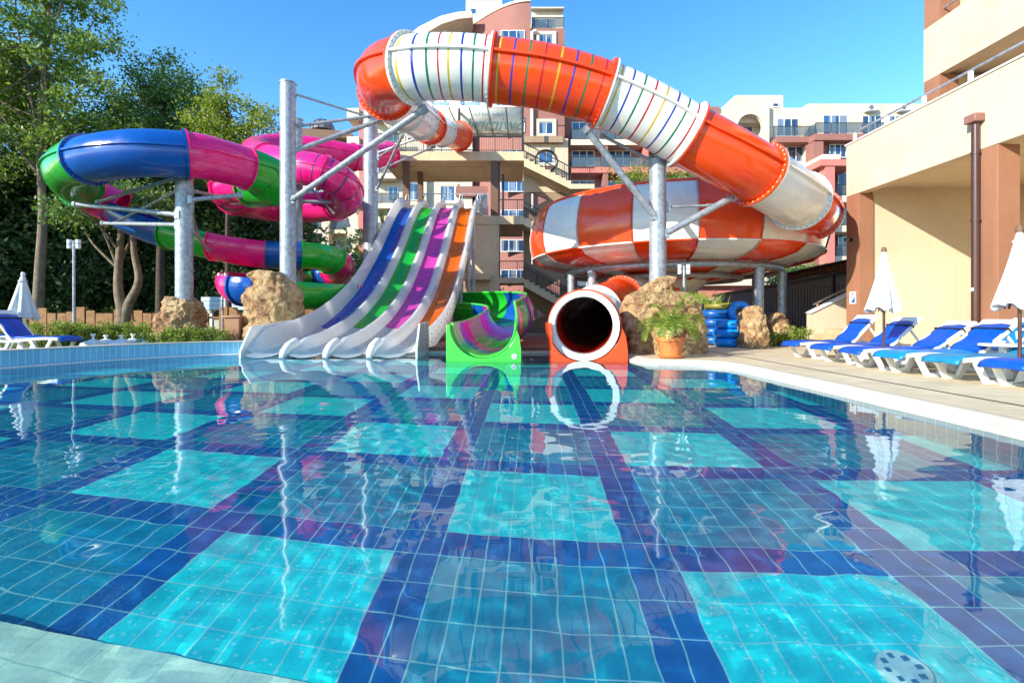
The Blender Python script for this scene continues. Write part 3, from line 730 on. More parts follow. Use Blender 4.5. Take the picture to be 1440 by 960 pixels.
for fn_, nm in ((outer_, 'rim'), (inner_, 'rim')):
    mb = MB(); cs = []
    for q in np.linspace(sb, Lf, 60):
        p, t, sd, up = fp.at(q); a = fn_(q); cs.append(p+(sd*math.cos(a)+up*math.sin(a))*.73)
    mb.sweep(cs, .035, 8); obj(nm, mb, LIME, gs)
g0 = fp.at(fp.L)[0]
obj('end_block', cradle(g0.x, g0.z, .745, XU(628,11.2), XU(733,11.2), 11.12, 11.5, .82, .86, 0), LIME, gs, bevel=.03)
for q in (sval(fp, 19), sval(fp, 21)):
    p, t, sd, up = fp.at(q); mb = MB(); mb.tube((p.x, p.y, .1), (p.x, p.y, p.z-.75), .09, n=12); obj('support_leg', mb, GALV, gs)
mb = MB(); c_ = P(723,501,11.11); mb.tube((c_.x, 11.122, c_.z), (c_.x, 11.105, c_.z), .06, n=20); 
stk = solo('round_sticker', mb, WHITEP, 'small round white notice stuck on the lime green slide end', 'sticker')
mb = MB(); mb.tube((c_.x, 11.104, c_.z), (c_.x, 11.101, c_.z), .045, n=20); obj('print', mb, mat('sticker grey', (.45,.48,.5), .6), stk)

# ------------------------------------------------------------------ four-lane slide
ml = thing('multi_lane_slide', 'wide white slide with blue, green, pink and orange lanes running into the pool', 'water slide', (-4.4, 12, 0))
prof = [(11.7,.02),(12.2,.05),(13,.10),(14.2,.22),(15.2,.40),(16.3,.64),(17.2,.90),(18.1,1.22),(19.2,1.68),(20.3,2.25),(21.4,2.95),(22.4,3.62),(23.4,4.35),(24.4,5.15),(25.3,5.85),(26.1,6.4),(26.9,6.8),(27.7,7.0),(28.6,7.05)]
LY = np.linspace(11.75, 28.6, 120); 
pp = Path([(0, y, z) for y, z in prof], 6); LZ = np.interp(LY, pp.a[:, 1], pp.a[:, 2])
XL0, XR0 = -6.52, -2.37; sh = .0266
def laneX(f, Y): return XL0 + (XR0-XL0)*f + sh*(Y-11.7)
def surf(fl, zl, y0, y1, name, m, label=None, flip=False, off=0):
    """strip through lateral stations fl (0..1) raised zl over the bed; thickened downwards"""
    mb = MB(); ys = [y for y in LY if y0 <= y <= y1]; n = len(fl)
    for y in ys:
        z = float(np.interp(y, LY, LZ))
        for f, h in zip(fl, zl(y) if callable(zl) else zl): mb.v.append((laneX(f, y), y, z+h))
    for i in range(len(ys)-1):
        for j in range(n-1): mb.f.append((i*n+j, i*n+j+1, (i+1)*n+j+1, (i+1)*n+j)); mb.m.append(0)
    o = obj(name, mb, m, ml, ang=55, label=label)
    return o
TW = thin('thin white fibreglass', (.86, .86, .84), .45)
laneM = [(thin('thin blue lane', (.0, .12, .62)), 'blue lane'), (thin('thin green lane', (.01, .55, .05)), 'green lane'), (thin('thin pink lane', (.82, .06, .52)), 'pink lane'), (thin('thin orange lane', (.95, .16, .0)), 'orange lane')]
rw = .05   # half width of a divider crest as a fraction
def crest(y): return min(1, max(.05, (y-11.9)/1.2))
for i in range(4):
    f0, f1 = i/4, (i+1)/4; a, b_ = f0+.048, f1-.048
    stn = [a+(b_-a)*k/6 for k in range(7)]; hh = [.07, .025, .006, 0, .006, .025, .07]
    surf(stn, hh, 16.0, 28.6, 'lane', laneM[i][0], laneM[i][1]); surf(stn, hh, 11.7, 16.15, 'runout', TW)
    for q in (18.2, 20.6, 23.2, 26.0):
        pass
for i in range(5):
    f = i/4; W_ = .048
    def h_(y, i=i):
        c = crest(y); e = .34 if i in (1,2,3) else (.58 if i == 0 else .50)
        return e*c
    if i in (1, 2, 3):
        st_ = [f-W_, f-.036, f-.020, f-.009, f+.009, f+.020, f+.036, f+W_]
        surf(st_, lambda y, h_=h_: [.07, .14*crest(y)+.02, h_(y)*.9, h_(y), h_(y), h_(y)*.9, .14*crest(y)+.02, .07], 11.95, 28.6, 'divider', TW)
        mb = MB(); x = laneX(f, 11.95); mb.sweep([(x, 12.6, .34), (x, 12.2, .26), (x, 11.95, .14), (x, 11.82, .0)], [.13, .12, .10, .06], 12); obj('divider_nose', mb, WHITE, ml)
    elif i == 0:
        st_ = [f-.012, f-.01, f+.005, f+.02, f+.036, f+W_]
        surf(st_, lambda y, h_=h_: [0, h_(y), h_(y)*1.05, h_(y)*.75, .2*crest(y)+.02, .07], 12.05, 28.6, 'side_wall', TW)
    else:
        st_ = [f-W_, f-.036, f-.02, f-.005, f+.01, f+.014, f+.014]
        surf(st_, lambda y, h_=h_: [.07, .2*crest(y)+.02, h_(y)*.75, h_(y)*1.05, h_(y), 0, -.12], 12.05, 28.6, 'side_wall', TW)
# end crests (bull-nosed tops), feet and supports
for i in range(5):
    x = laneX(i/4, 28.4); mb = MB(); mb.sweep([(x, 27.2, 7.05), (x, 28.0, 7.42), (x, 28.7, 7.5), (x, 29.2, 7.35), (x, 29.45, 7.0)], [.10, .17, .19, .17, .12], 12); obj('top_crest', mb, WHITE, ml)
for y in (15.5, 18.5, 21.5, 24.3, 26.6):
    z = float(np.interp(y, LY, LZ))
    for f in (.02, .98):
        x = laneX(f, y); mb = MB(); mb.tube((x, y, .04), (x, y, z-.05), .09, n=12); obj('support_leg', mb, GALV, ml)
    mb = MB(); mb.bar((laneX(0, y), y, z-.10), (laneX(1, y), y, z-.10), .08, .12); obj('cross_beam', mb, GALV, ml)
for f in (-.016, 1.016):
    mb = MB(); 
    ys = [y for y in LY if y > 12.6]
    for y in ys[::4]:
        z = float(np.interp(y, LY, LZ)); x = laneX(f, y); mb.tube((x-.01, y, z+.12), (x+.015, y, z+.12), .018, n=6); mb.tube((x-.01, y, z+.34), (x+.015, y, z+.34), .018, n=6)
    obj('bolt_row', mb, BOLTM, ml)
mb = MB(); x = laneX(1, 12.3)+.03; mb.prism([(12.0,-.2),(12.0,.25),(12.35,.82),(13.6,.86),(13.6,.1),(13.2,-.2)], x, x+.05, 'x'); obj('end_panel', mb, WHITE, ml, bevel=.01)
mb = MB(); x = laneX(0, 12.3)-.08; mb.prism([(12.0,-.2),(12.0,.15),(12.5,.75),(14.8,.9),(14.8,.1),(13.2,-.2)], x, x+.05, 'x'); obj('end_panel', mb, WHITE, ml, bevel=.01)

# ------------------------------------------------------------------ steel columns
def column(u, Y, z0, vtop, r, label, struts):
    x = XU(u, Y); zt = ZV(vtop, Y); c = thing('steel_column', label, 'steel column', (x, Y, z0), group='galvanised columns carrying the slides')
    mb = MB(); mb.tube((x, Y, z0), (x, Y, zt), r, n=32); p = obj('post', mb, GALV, c)
    mb = MB(); mb.lathe([(r+.015, 0), (r+.015, .05), (0, .05)], (x, Y, zt-.04), 32); obj('cap', mb, GALV, c)
    for a, b_, rr in struts:
        a = Vector(a); b_ = Vector(b_); mb = MB(); mb.tube(a, b_, rr, n=12); s = obj('strut', mb, GALV, c)
        mb = MB(); d = (b_-a).normalized(); mb.box(a.x-.07, a.x+.07, a.y-.06, a.y+.06, a.z-.12, a.z+.12); obj('bracket', mb, GALV, s)
        mb = MB(); mb.tube(b_-d*.12, b_+d*.02, rr*1.5, n=10); obj('clamp', mb, GALV, s)
    return c
yA = 15.4
column(405, yA, .3, 117, .235, 'tallest grey steel column rising from the tan overhanging rock', [
    (P(411,281,yA-.1), P(597,153,12.6), .085), (P(413,213,yA), P(560,160,16.6), .075), (P(413,178,yA), P(546,160,16.4), .05), (P(413,132,yA), P(520,165,17.5), .035)])
column(418, 20.5, .04, 168, .21, 'grey column standing just behind the tallest column, lit at its top', [(P(424,283,20.5), P(486,285,21), .07), (P(424,250,20.5), P(470,300,21), .04)])
column(521, 23.5, .04, 150, .34, 'thick grey column to the left of the white slide top', [(P(530,266,23.3), P(566,190,20.4), .06), (P(531,222,23.4), P(556,205,22), .04), (P(531,215,23.4), P(600,190,22.6), .05), (P(531,240,23.4), P(612,206,23.8), .05)])
yC = 15.0
column(259, yC, .04, 252, .235, 'leftmost grey steel column under the blue and pink loop', [
    (P(250,302,yC-.2), P(106,287,17.0), .075), (P(250,316,yC-.1), P(145,314,18.0), .065), (P(250,250,yC-.2), P(137,284,16.5), .05), (P(250,268,yC), P(166,311,17.6), .045),
    (P(268,281,yC-.2), P(340,274,15.4), .07), (P(268,268,yC), P(372,290,20), .055), (P(268,320,yC), P(294,352,17.5), .05), (P(268,292,yC), P(282,342,17.5), .035)])
yE = 12.9
column(925, yE, .3, 226, .215, 'grey column in front of the bowl rising from the golden rock', [
    (P(920,303,yE-.15), P(822,179,12.2), .085), (P(916,226,yE), P(845,190,12.9), .04), (P(937,328,yE-.1), P(1034,275,12.9), .085), (P(938,291,yE), P(1000,289,13.0), .035)])

# ------------------------------------------------------------------ slide access tower
TY = 29.0
def bx(mb, u0, u1, v0, v1, Y, dep, mi=0): return mb.box(XU(u0, Y), XU(u1, Y), Y, Y+dep, ZV(v1, Y), ZV(v0, Y), mi)
tw = thing('stair_tower', 'cream and brown open stair tower with platforms behind the slides', 'stair tower', (XU(700, TY), TY, .04))
mb = MB(); bx(mb, 545, 737, 213, 226, TY, 4.6); obj('upper_platform', mb, TCREAM, tw, bevel=.02)
mb = MB(); bx(mb, 545, 680, 226.3, 236, TY+1.2, 2.8); obj('platform_beam', mb, TCREAM, tw)
def pier(u0, u1, v0, v1, Y=TY, dep=.5, m=BROWN, name='pillar'):
    mb = MB(); bx(mb, u0, u1, v0, v1, Y, dep); return obj(name, mb, m, tw, smooth=False)
pier(690, 700, 226.5, 303.5, TY+.1, .45, DBROWN); pier(700.5, 703, 228, 303.5, TY+.3, .15, RAIL, 'pipe'); pier(566, 575, 226.5, 303.5, TY+.1, .4, DBROWN); pier(587, 594, 236.2, 303.5, TY+2, .4, DBROWN)
pier(706, 709, 245, 303.5, TY+1.3, .15, RAIL, 'pipe')
zl = ZV(303.5, TY)
mb = MB(); X0, X1 = XU(540, TY), XU(737, TY)
mb.box(X0, X1, TY, TY+4.6, zl-.5, zl); obj('slide_platform', mb, TCREAM, tw, bevel=.02)
mb = MB()
xa, xb, xc = XU(656, TY), XU(702, TY), XU(737, TY)
mb.box(xa, xb, TY+.05, TY+.35, .04, zl-.5); mb.box(xb, xc, TY+.05, TY+.35, ZV(398, TY), ZV(390, TY)); mb.box(xb, xc, TY+.05, TY+.35, .04, ZV(418, TY)); 
obj('front_wall', mb, TCREAM, tw, smooth=False)
mb = MB(); mb.box(XU(540, TY), xa, TY+4.2, TY+4.4, .04, ZV(330, TY)); mb.box(xa-.1, xa+.1, TY+.36, TY+4.4, .04, zl-.5); obj('side_wall', mb, TAUPE, tw, smooth=False)
mb = MB(); mb.box(xb, xc, TY+.36, TY+2.2, ZV(398, TY), ZV(390, TY)); obj('landing', mb, TCREAM, tw)
for vt, vb in ((318, 390), (398.5, 418)):
    mb = MB(); mb.bar((xb, TY+.2, ZV(vb, TY)), (xb, TY+.2, ZV(vt, TY)), .1, .1); obj('corner_post', mb, RAIL, tw)
# ledge and lower canopy
mb = MB(); mb.box(XU(652, TY), XU(690, TY), TY-.9, TY+.04, ZV(395, TY), ZV(386, TY)); obj('ledge', mb, TCREAM, tw, bevel=.02)
# stair enclosure wall behind the flights
xs0, xs1 = xc, XU(803, TY)
def wallhole(x0, x1, z0, z1, y0, y1, holes):
    """plate with polygonal openings; holes are lists of (x, z)"""
    bm = bmesh.new(); es = []
    for lpz in [[(x0,z0),(x1,z0),(x1,z1),(x0,z1)]]+holes:
        vs = [bm.verts.new((x, y0, z)) for x, z in lpz]; es += [bm.edges.new((vs[i], vs[(i+1) % len(vs)])) for i in range(len(vs))]
    bmesh.ops.triangle_fill(bm, use_beauty=True, edges=es)
    r_ = bmesh.ops.extrude_face_region(bm, geom=list(bm.faces)); bmesh.ops.translate(bm, vec=(0, y1-y0, 0), verts=[g for g in r_['geom'] if isinstance(g, bmesh.types.BMVert)])
    mb = MB(); bm.verts.index_update(); mb.v = [tuple(v.co) for v in bm.verts]; mb.f = [tuple(v.index for v in f.verts) for f in bm.faces]; mb.m = [0]*len(mb.f); bm.free(); return mb
def circ(cx, cz, r, n=28): return [(cx+r*math.cos(2*math.pi*k/n), cz+r*math.sin(2*math.pi*k/n)) for k in range(n)]
hc = [circ(XU(770, TY), ZV(215, TY), 15/24.1)]
obj('enclosure_wall', wallhole(xs0, xs1, ZV(262, TY), ZV(182, TY), TY+1.5, TY+1.75, hc), CREAM, tw, smooth=False)
mb = MB(); cx_, cz_ = XU(770, TY), ZV(215, TY)
mb.sweep([(cx_+.66*math.cos(a), TY+1.47, cz_+.66*math.sin(a)) for a in np.linspace(0, 2*math.pi, 33)], .05, 6, caps=False); mb.bar((cx_, TY+1.6, cz_-.6), (cx_, TY+1.6, cz_+.6), .04, .04); mb.bar((cx_-.6, TY+1.6, cz_), (cx_+.6, TY+1.6, cz_), .04, .04); obj('window_ring', mb, RAIL, tw)
mb = MB(); mb.box(xs0-.0, XU(795, TY), TY+1.2, TY+1.497, ZV(190, TY), ZV(182, TY)+.05); obj('cornice', mb, TAUPE, tw)
tri = lambda a, b_, c: [(XU(p[0], TY), ZV(p[1], TY)) for p in (a, b_, c)]
hs = [tri((749,285),(749,261),(773,272)), tri((749,368),(749,346),(762,357)), tri((770,402),(791,414),(791,390)), tri((748,428),(748,452),(770,443))]
obj('stair_wall', wallhole(xs0, XU(806, TY), .04, ZV(262, TY)-.004, TY+1.5, TY+1.75, hs), TAUPE, tw, smooth=False)
mb = MB(); mb.box(xs0, XU(806, TY), TY+3.2, TY+3.4, .04, ZV(262, TY)-.3); 
def flight(xa_, za, xb_, zb, name='stair_flight', land=None):
    n = 9; mb = MB(); y0, y1 = TY-.05, TY+1.45; dx = (xb_-xa_)/n; dz = (zb-za)/n
    poly = [(xa_, za)]
    for k in range(n): poly += [(xa_+dx*(k+1), za+dz*k), (xa_+dx*(k+1), za+dz*(k+1))]
    poly += [(xb_, zb-.35), (xa_, za-.42)]
    mb.prism(poly, y0, y1, 'y'); fo = obj(name, mb, TCREAM, tw, smooth=False)
    mb = MB()
    for yy in (y0+.06, y1-.1):
        a = Vector((xa_, yy, za+.95)); b_ = Vector((xb_, yy, zb+.95)); mb.bar(a, b_, .05, .05); mb.bar(a-Vector((0,0,.8)), b_-Vector((0,0,.8)), .03, .03)
        m = int((xb_-xa_)/.13)
        for k in range(m+1):
            q = a.lerp(b_, k/m); mb.bar(q, q-Vector((0,0,.85)), .016 if k % 6 else .04, .016 if k % 6 else .04)
    obj('handrail', mb, RAIL, fo, smooth=False)
flight(xc, ZV(224, TY), XU(803, TY), ZV(258, TY)); flight(xc, ZV(307, TY), XU(803, TY), ZV(341, TY)); flight(xc, ZV(393, TY), XU(803, TY), ZV(431, TY))
def railing(x0, x1, y, z, h=.95, name='railing', m=RAIL, parent=None, gap=.13, w=.016):
    mb = MB(); mb.bar((x0,y,z+h), (x1,y,z+h), .05, .05); mb.bar((x0,y,z+.1), (x1,y,z+.1), .03, .03); n = max(2, int(abs(x1-x0)/gap))
    for k in range(n+1):
        x = x0+(x1-x0)*k/n; mb.bar((x,y,z+.02), (x,y,z+h), w if k % 8 else .045, w if k % 8 else .045)
    return obj(name, mb, m, parent or tw, smooth=False)
mb = MB(); mb.box(XU(803, TY), XU(836, TY), TY-.05, TY+1.75, ZV(266, TY), ZV(259, TY)); obj('landing', mb, TCREAM, tw, bevel=.02)
railing(XU(803, TY), XU(836, TY), TY, ZV(259, TY)); railing(xb, xc, TY+.05, ZV(390, TY)); railing(xb, xc, TY+.05, zl); railing(XU(545, TY), XU(737, TY), TY+.1, ZV(213, TY), 1.05); railing(XU(560, TY), XU(737, TY), TY+4.4, ZV(213, TY), 1.05)
mb = MB(); mb.box(XU(803,TY), XU(836,TY), TY+1.76, TY+1.8, ZV(431,TY)-.3, ZV(431,TY)); 
# glass balustrade on slide platform, starting gates
mb = MB()
for i in range(5):
    x = laneX(i/4, 29.2)
    mb.sweep([(x, 28.9, zl), (x-.12, 28.9, zl+1.0), (x-.05, 28.95, zl+1.25), (x+.05, 28.95, zl+1.25), (x+.12, 29.0, zl)], .03, 8)
obj('start_gate_hoops', mb, GALV, tw)
mb = MB(); mb.bar((XU(585,TY), TY+.3, zl+1.35), (XU(686,TY), TY+.3, zl+1.35), .05, .05); mb.bar((XU(686,TY), TY+.1, zl), (XU(686,TY), TY+.1, zl+1.35), .05, .05); mb.bar((XU(678,TY), TY+.1, zl), (XU(678,TY), TY+.1, zl+1.35), .04, .04); obj('grab_rail', mb, GALV, tw)
mb = MB(); mb.box(XU(668,TY), XU(686,TY), TY+.35, TY+.37, zl+.1, zl+1.3); obj('glass_panel', mb, BGLASS, tw)
railing(XU(552, TY), XU(566, TY), TY+.2, zl, 1.0)
# awning with the sign band
aw = thing('awning', 'pale canopy with a light blue lettered band over the top slide platform', 'canopy', (XU(690, TY), TY, ZV(213, TY)))
mb = MB(); mb.box(XU(614, TY), XU(736, TY), TY-.06, TY, ZV(151, TY), ZV(141, TY)); obj('sign_band', mb, WHITEP, aw)
mb = MB(); A_, B_, C_, D_ = P(605,151,TY), P(735,151,TY), P(736,181,TY+1.8), P(638,181,TY+1.8)
zt_, zb_ = ZV(151, TY), ZV(181, TY)
mb.add([(A_.x, TY, zt_), (B_.x, TY, zt_), (B_.x, TY+1.3, zb_), (A_.x+.8, TY+1.3, zb_)], [(0,1,2,3)]); ap = obj('translucent_panel', mb, AWN, aw)
s = ap.modifiers.new('s', 'SOLIDIFY'); s.thickness = .02
mb = MB()
for f in (0, .2, .42, .62, .82, 1): 
    a = Vector((A_.x+(B_.x-A_.x)*f, TY-.01, zt_)); b_ = Vector((A_.x+.8+(B_.x-A_.x-.8)*f, TY+1.28, zb_)); mb.bar(a, b_, .05, .05)
mb.bar((A_.x+.8, TY+1.3, zb_), (B_.x, TY+1.3, zb_), .08, .08); obj('awning_frame', mb, RAIL, aw)
mb = MB(); mb.box(XU(614,TY), XU(736,TY), TY+.02, TY+4.4, zt_-.02+.3, zt_+.32+.02); obj('canopy_roof', mb, WHITEP, aw)
for u in (645.5, 735): 
    mb = MB(); mb.bar((XU(u,TY), TY+.1, ZV(213,TY)), (XU(u,TY), TY+.1, zt_), .12, .12); obj('canopy_post', mb, RAIL, aw)
def text(s, size, loc, rot, m, name, parent, mirror=False, shear=0, ext=.004):
    cu = bpy.data.curves.new(name, 'FONT'); cu.body = s; cu.size = size; cu.extrude = ext; cu.align_x = 'CENTER'; cu.align_y = 'CENTER'; cu.shear = shear
    o = bpy.data.objects.new(name, cu); COL.objects.link(o); bpy.context.view_layer.update()
    dg = bpy.context.evaluated_depsgraph_get(); me = bpy.data.meshes.new_from_object(o.evaluated_get(dg)); bpy.data.objects.remove(o)
    o = bpy.data.objects.new(name, me); COL.objects.link(o); me.materials.clear(); me.materials.append(m)
    off = OFF.get(parent, Vector()); o.parent = parent; o.location = Vector(loc)-off; o.rotation_euler = rot; OFF[o] = off
    if mirror: me.transform(Matrix.Scale(-1, 4, (1,0,0))); me.flip_normals()
    return o
LB = mat('light blue print', (.10, .42, .72), .6); TP = mat('teal print', (.20, .40, .46), .6)
for u in (618, 662, 715): text('funella', .42, (XU(u, TY), TY-.075, ZV(146, TY)), (R(90),0,0), LB, 'lettering', aw, shear=.3)
mb = MB()
for u in (650.3, 700):
    mb.sweep([(XU(u, TY)+.10*math.cos(a), TY-.075, ZV(145.5, TY)+.10*math.sin(a)) for a in np.linspace(.3, 5.9, 16)], .028, 6)
obj('ring_emblem', mb, mat('blue print', (.0, .12, .38), .6), aw)
tl = math.atan2(zt_-zb_, -1.3)
text('Swimming', 1.1, ((A_.x+B_.x)/2+.5, TY+.66, (zt_+zb_)/2-.12), (math.pi/2+math.atan2(1.3, zt_-zb_), 0, 0), TP, 'lettering', aw, mirror=True, shear=-.35)
text('slides and fun', .34, ((A_.x+B_.x)/2+.7, TY+.20, zt_-.32), (math.pi/2+math.atan2(1.3, zt_-zb_), 0, 0), TP, 'lettering', aw, mirror=True, shear=-.2)

# ------------------------------------------------------------------ apartment blocks behind
def win(parent, u0, u1, v0, v1, Y, n=2, fr=FRAMEW, gl=WGLASS, surround=None, name='window'):
    x0, x1, z0, z1 = XU(u0,Y), XU(u1,Y), ZV(v1,Y), ZV(v0,Y); w_ = (x1-x0); f = .07
    mb = MB(); mb.box(x0, x1, Y-.05, Y-.0, z0, z0+f); mb.box(x0, x1, Y-.05, Y, z1-f, z1)
    for k in range(n+1): x = x0+(w_-f)*k/n; mb.box(x, x+f, Y-.048, Y, z0+f, z1-f)
    o = obj(name, mb, fr, parent, smooth=False)
    mb = MB(); mb.box(x0+.01, x1-.01, Y-.02, Y+.1, z0+.01, z1-.01); obj('pane', mb, gl, o, smooth=False)
    if surround:
        mb = MB(); s = .28; mb.box(x0-s, x1+s, Y-.12, Y-.001, z1, z1+s); mb.box(x0-s, x1+s, Y-.12, Y-.001, z0-s, z0); mb.box(x0-s, x0, Y-.12, Y-.001, z0, z1); mb.box(x1, x1+s, Y-.12, Y-.001, z0, z1)
        obj('surround', mb, surround, o, smooth=False)
    return o
def slab(parent, u0, u1, v0, v1, Y, dep, m, name='balcony_slab'):
    mb = MB(); mb.box(XU(u0,Y-dep), XU(u1,Y-dep), Y-dep, Y, ZV(v1,Y-dep), ZV(v0,Y-dep)); return obj(name, mb, m, parent, smooth=False)
def glassrail(parent, u0, u1, vb, Y, dep, m=BGLASS, h=1.0):
    Yf = Y-dep+.05; x0, x1, z = XU(u0,Yf), XU(u1,Yf), ZV(vb,Yf); mb = MB(); mb.box(x0, x1, Yf, Yf+.02, z+.05, z+h-.03); mb.box(x0, x0+.02, Yf+.03, Y-.1, z+.05, z+h-.03)
    o = obj('balcony_glass', mb, m, parent, smooth=False)
    mb = MB(); mb.bar((x0,Yf,z+h), (x1,Yf,z+h), .05, .05)
    n = max(1, int((x1-x0)/1.4))
    for k in range(n+1): x = x0+(x1-x0)*k/n; mb.bar((x,Yf,z), (x,Yf,z+h), .04, .04)
    obj('rail', mb, RAIL, o, smooth=False)
def blk(parent, u0, u1, v0, Y, dep, m, name='wall', v1=None):
    mb = MB(); mb.box(XU(u0,Y), XU(u1,Y), Y, Y+dep, .04 if v1 is None else ZV(v1,Y), ZV(v0,Y)); return obj(name, mb, m, parent, smooth=False)
YT = 50
at = thing('apartment_tower', 'tall mauve and cream apartment tower behind the orange tube, with a curved front', 'apartment block', (XU(700,YT), YT, .04))
blk(at, 508, 600, 120, YT, 9, CREAM2); blk(at, 600, 664, 62, YT+.5, 9, CREAM2); blk(at, 655, 706, 1, YT+4, 6, CREAM2); blk(at, 694, 706, -4, YT+7, 5, GREYG)
win(at, 661, 671, 12, 21, YT+4, 1)
# curved mauve front
mb = MB(); arc = []
x0_, x1_ = XU(663, 52), XU(746, 48)
for k in range(13):
    f = k/12; x = x0_+(x1_-x0_)*f; y = 52-4*math.sin(f*math.pi/2); arc.append((x, y))
poly = arc+[(x1_, 58), (x0_, 58)]
mb.prism(poly, .04, ZV(3,48), 'z'); obj('curved_wall', mb, MAUVE, at, ang=30)
mb = MB(); mb.prism([(x, y-.12) for x, y in arc]+[(x1_, 50), (x0_, 53)], ZV(3,48), ZV(3,48)+.25, 'z'); obj('coping', mb, CREAM2, at)
blk(at, 746.2, 794, 40, 48.2, 9, MAUVE); blk(at, 748, 792, 11, 50.5, 6, CREAM2, v1=41); slab(at, 747, 793, 10, 12, 50.6, .6, CREAM2, 'coping')
win(at, 749, 779, 27, 40, 50.45, 3); glassrail(at, 748, 793, 39.6, 49.4, 1.1)
for k in range(22):
    v = 64+k*16
    if v > 430: break
    mb = MB(); mb.box(XU(782,48.2), XU(793.9,48.2), 48.14, 48.199, ZV(v+1,48.2), ZV(v,48.2)); obj('wall_groove', mb, DBROWN, at, smooth=False)
for k in range(9):
    v = 47+k*41
    win(at, 758, 778, v+2, v+19, 48.2, 2, surround=CREAM2)
for k in range(9):
    v = 43+k*42; 
    win(at, 704, 738, v, v+17, 48.0, 3)
mb = MB(); mb.tube((XU(748,48), 47.9, 1), (XU(748,48), 47.9, ZV(46,48)), .13, n=10); mb.tube((XU(748,48), 47.9, ZV(46,48)), (XU(754,48), 47.9, ZV(44,48)), .13, n=10); obj('downpipe', mb, WHITEP, at)
# cream wing at the left with quoins, windows and side balconies
for k in range(7):
    v = 262+(k-3)*42
    if v < 130: continue
    win(at, 620, 640, v, v+21, YT-.02+.5, 2, surround=CREAM2); win(at, 546, 560, v, v+21, YT-.02, 2); win(at, 573, 590, v-4, v+20, YT-.02, 2)
    slab(at, 514, 560, v+24, v+31, YT, 1.3, CREAM2); glassrail(at, 514, 560, v+24, YT, 1.3)
    mb = MB(); mb.box(XU(600,YT), XU(664,YT), YT+.44, YT+.499, ZV(v-12,YT), ZV(v-14,YT)); obj('string_course', mb, WHITEP, at, smooth=False)
blk(at, 505, 514, 135, YT-.3, 2, SALMON, 'pilaster')
for v in (158, 197, 275, 322, 360):
    mb = MB(); mb.box(XU(490,YT-.5), XU(507,YT-.5), YT-1.0, YT+1, ZV(v+15,YT), ZV(v,YT)); obj('balcony_box', mb, CREAM2, at, smooth=False)
for v in (262, 300, 345):
    blk(at, 641, 690, v, YT+.2, .28, MAUVE, 'wall_panel', v1=v+14)
# curved roof arch
outer = [(556,78),(566,62),(590,42),(620,27),(645,21),(664,20)]; inner = [(664,29),(645,31),(622,38),(600,51),(582,66),(574,80)]
ap_ = [(XU(u,YT), ZV(v,YT)) for u, v in outer+inner]; mb = MB(); mb.prism(ap_, YT-.5, YT+2.5, 'y'); obj('roof_arch', mb, CREAM2, at, smooth=False)
mb = MB()
mb.bar(P(600,52,YT+1), P(600,66,YT+1), 1.2, .8); mb.bar(P(624,38,YT+1), P(624,60,YT+1), 1.2, .8); mb.box(XU(566,YT), XU(640,YT), YT-.2, YT+3, ZV(122,YT), ZV(64,YT)); obj('arch_base', mb, CREAM2, at, smooth=False)

YA = 50
ab = thing('apartment_block', 'long salmon, mauve and cream apartment block with balconies behind the bowl', 'apartment block', (XU(950,YA), YA, .04))
blk(ab, 794.3, 905, 160, YA, 9, MAUVE); blk(ab, 905, 1012, 150, YA+.3, 9, MAUVE)
for v in (172, 212, 252+2, 296, 338, 380):
    for u0, u1 in ((804,836),(855,887),(921,950),(960,1000)):
        win(ab, u0, u1, v, v+22, YA-.02 if u0 < 905 else YA+.28, 3)
slab(ab, 803, 905, 196, 204, YA, 1.5, CREAM2); slab(ab, 803, 1030, 235, 243, YA, 1.5, SALMON); slab(ab, 803, 1030, 277, 285, YA, 1.5, CREAM2); slab(ab, 803, 1030, 320, 328, YA, 1.5, SALMON); slab(ab, 803, 1035, 362, 370, YA, 1.5, SALMON); slab(ab, 905, 1030, 196, 204, YA, 1.5, CREAM2)
for v in (196, 235, 277, 320, 362): glassrail(ab, 804, 1029, v, YA, 1.5)
for u in (848, 905, 955): blk(ab, u, u+7, 160, YA-1.4, 1.3, MAUVE if u != 905 else SALMON, 'pilaster')
# stepped gable with the round opening
cxh, czh = XU(1055,YA-.5), ZV(178,YA-.5)
obj('gable_wall', wallhole(XU(1024,YA-.5), XU(1082,YA-.5), .04, ZV(146,YA-.5), YA-.5, YA-.1, [circ(cxh, czh, 17.5/14)]), CREAM2, ab, smooth=False)
mb = MB(); mb.prism([(XU(1002,YA),ZV(163,YA)),(XU(1037,YA),ZV(131,YA)),(XU(1105,YA),ZV(131,YA)),(XU(1105,YA),ZV(170,YA)),(XU(1002,YA),ZV(170,YA))], YA+.5, YA+6, 'y'); obj('gable_top', mb, CREAM2, ab, smooth=False)
blk(ab, 988, 1024, 160, YA+.2, 5, CREAM2); blk(ab, 1024, 1083, 165, YA+1.6, 5, CREAM2)
win(ab, 1041, 1058, 178, 200, YA+1.55, 2); win(ab, 1086, 1095, 145, 151, YA+.45, 1)
blk(ab, 1082, 1148, 152, YA, 8, CREAM2); blk(ab, 1136, 1300, 146, YA-1, 9, CREAM2)
win(ab, 1092, 1123, 167, 192, YA-.02, 3); win(ab, 1157, 1192, 162, 190, YA-1.02, 3); win(ab, 1212, 1240, 163, 190, YA-1.02, 3); win(ab, 1250, 1275, 163, 190, YA-1.02, 3)
slab(ab, 1092, 1146, 192, 200, YA, 1.3, MAUVE); slab(ab, 1146, 1300, 188, 197, YA-1, 1.3, MAUVE); glassrail(ab, 1088, 1146, 192, YA, 1.3); glassrail(ab, 1147, 1300, 187.5, YA-1, 1.3)
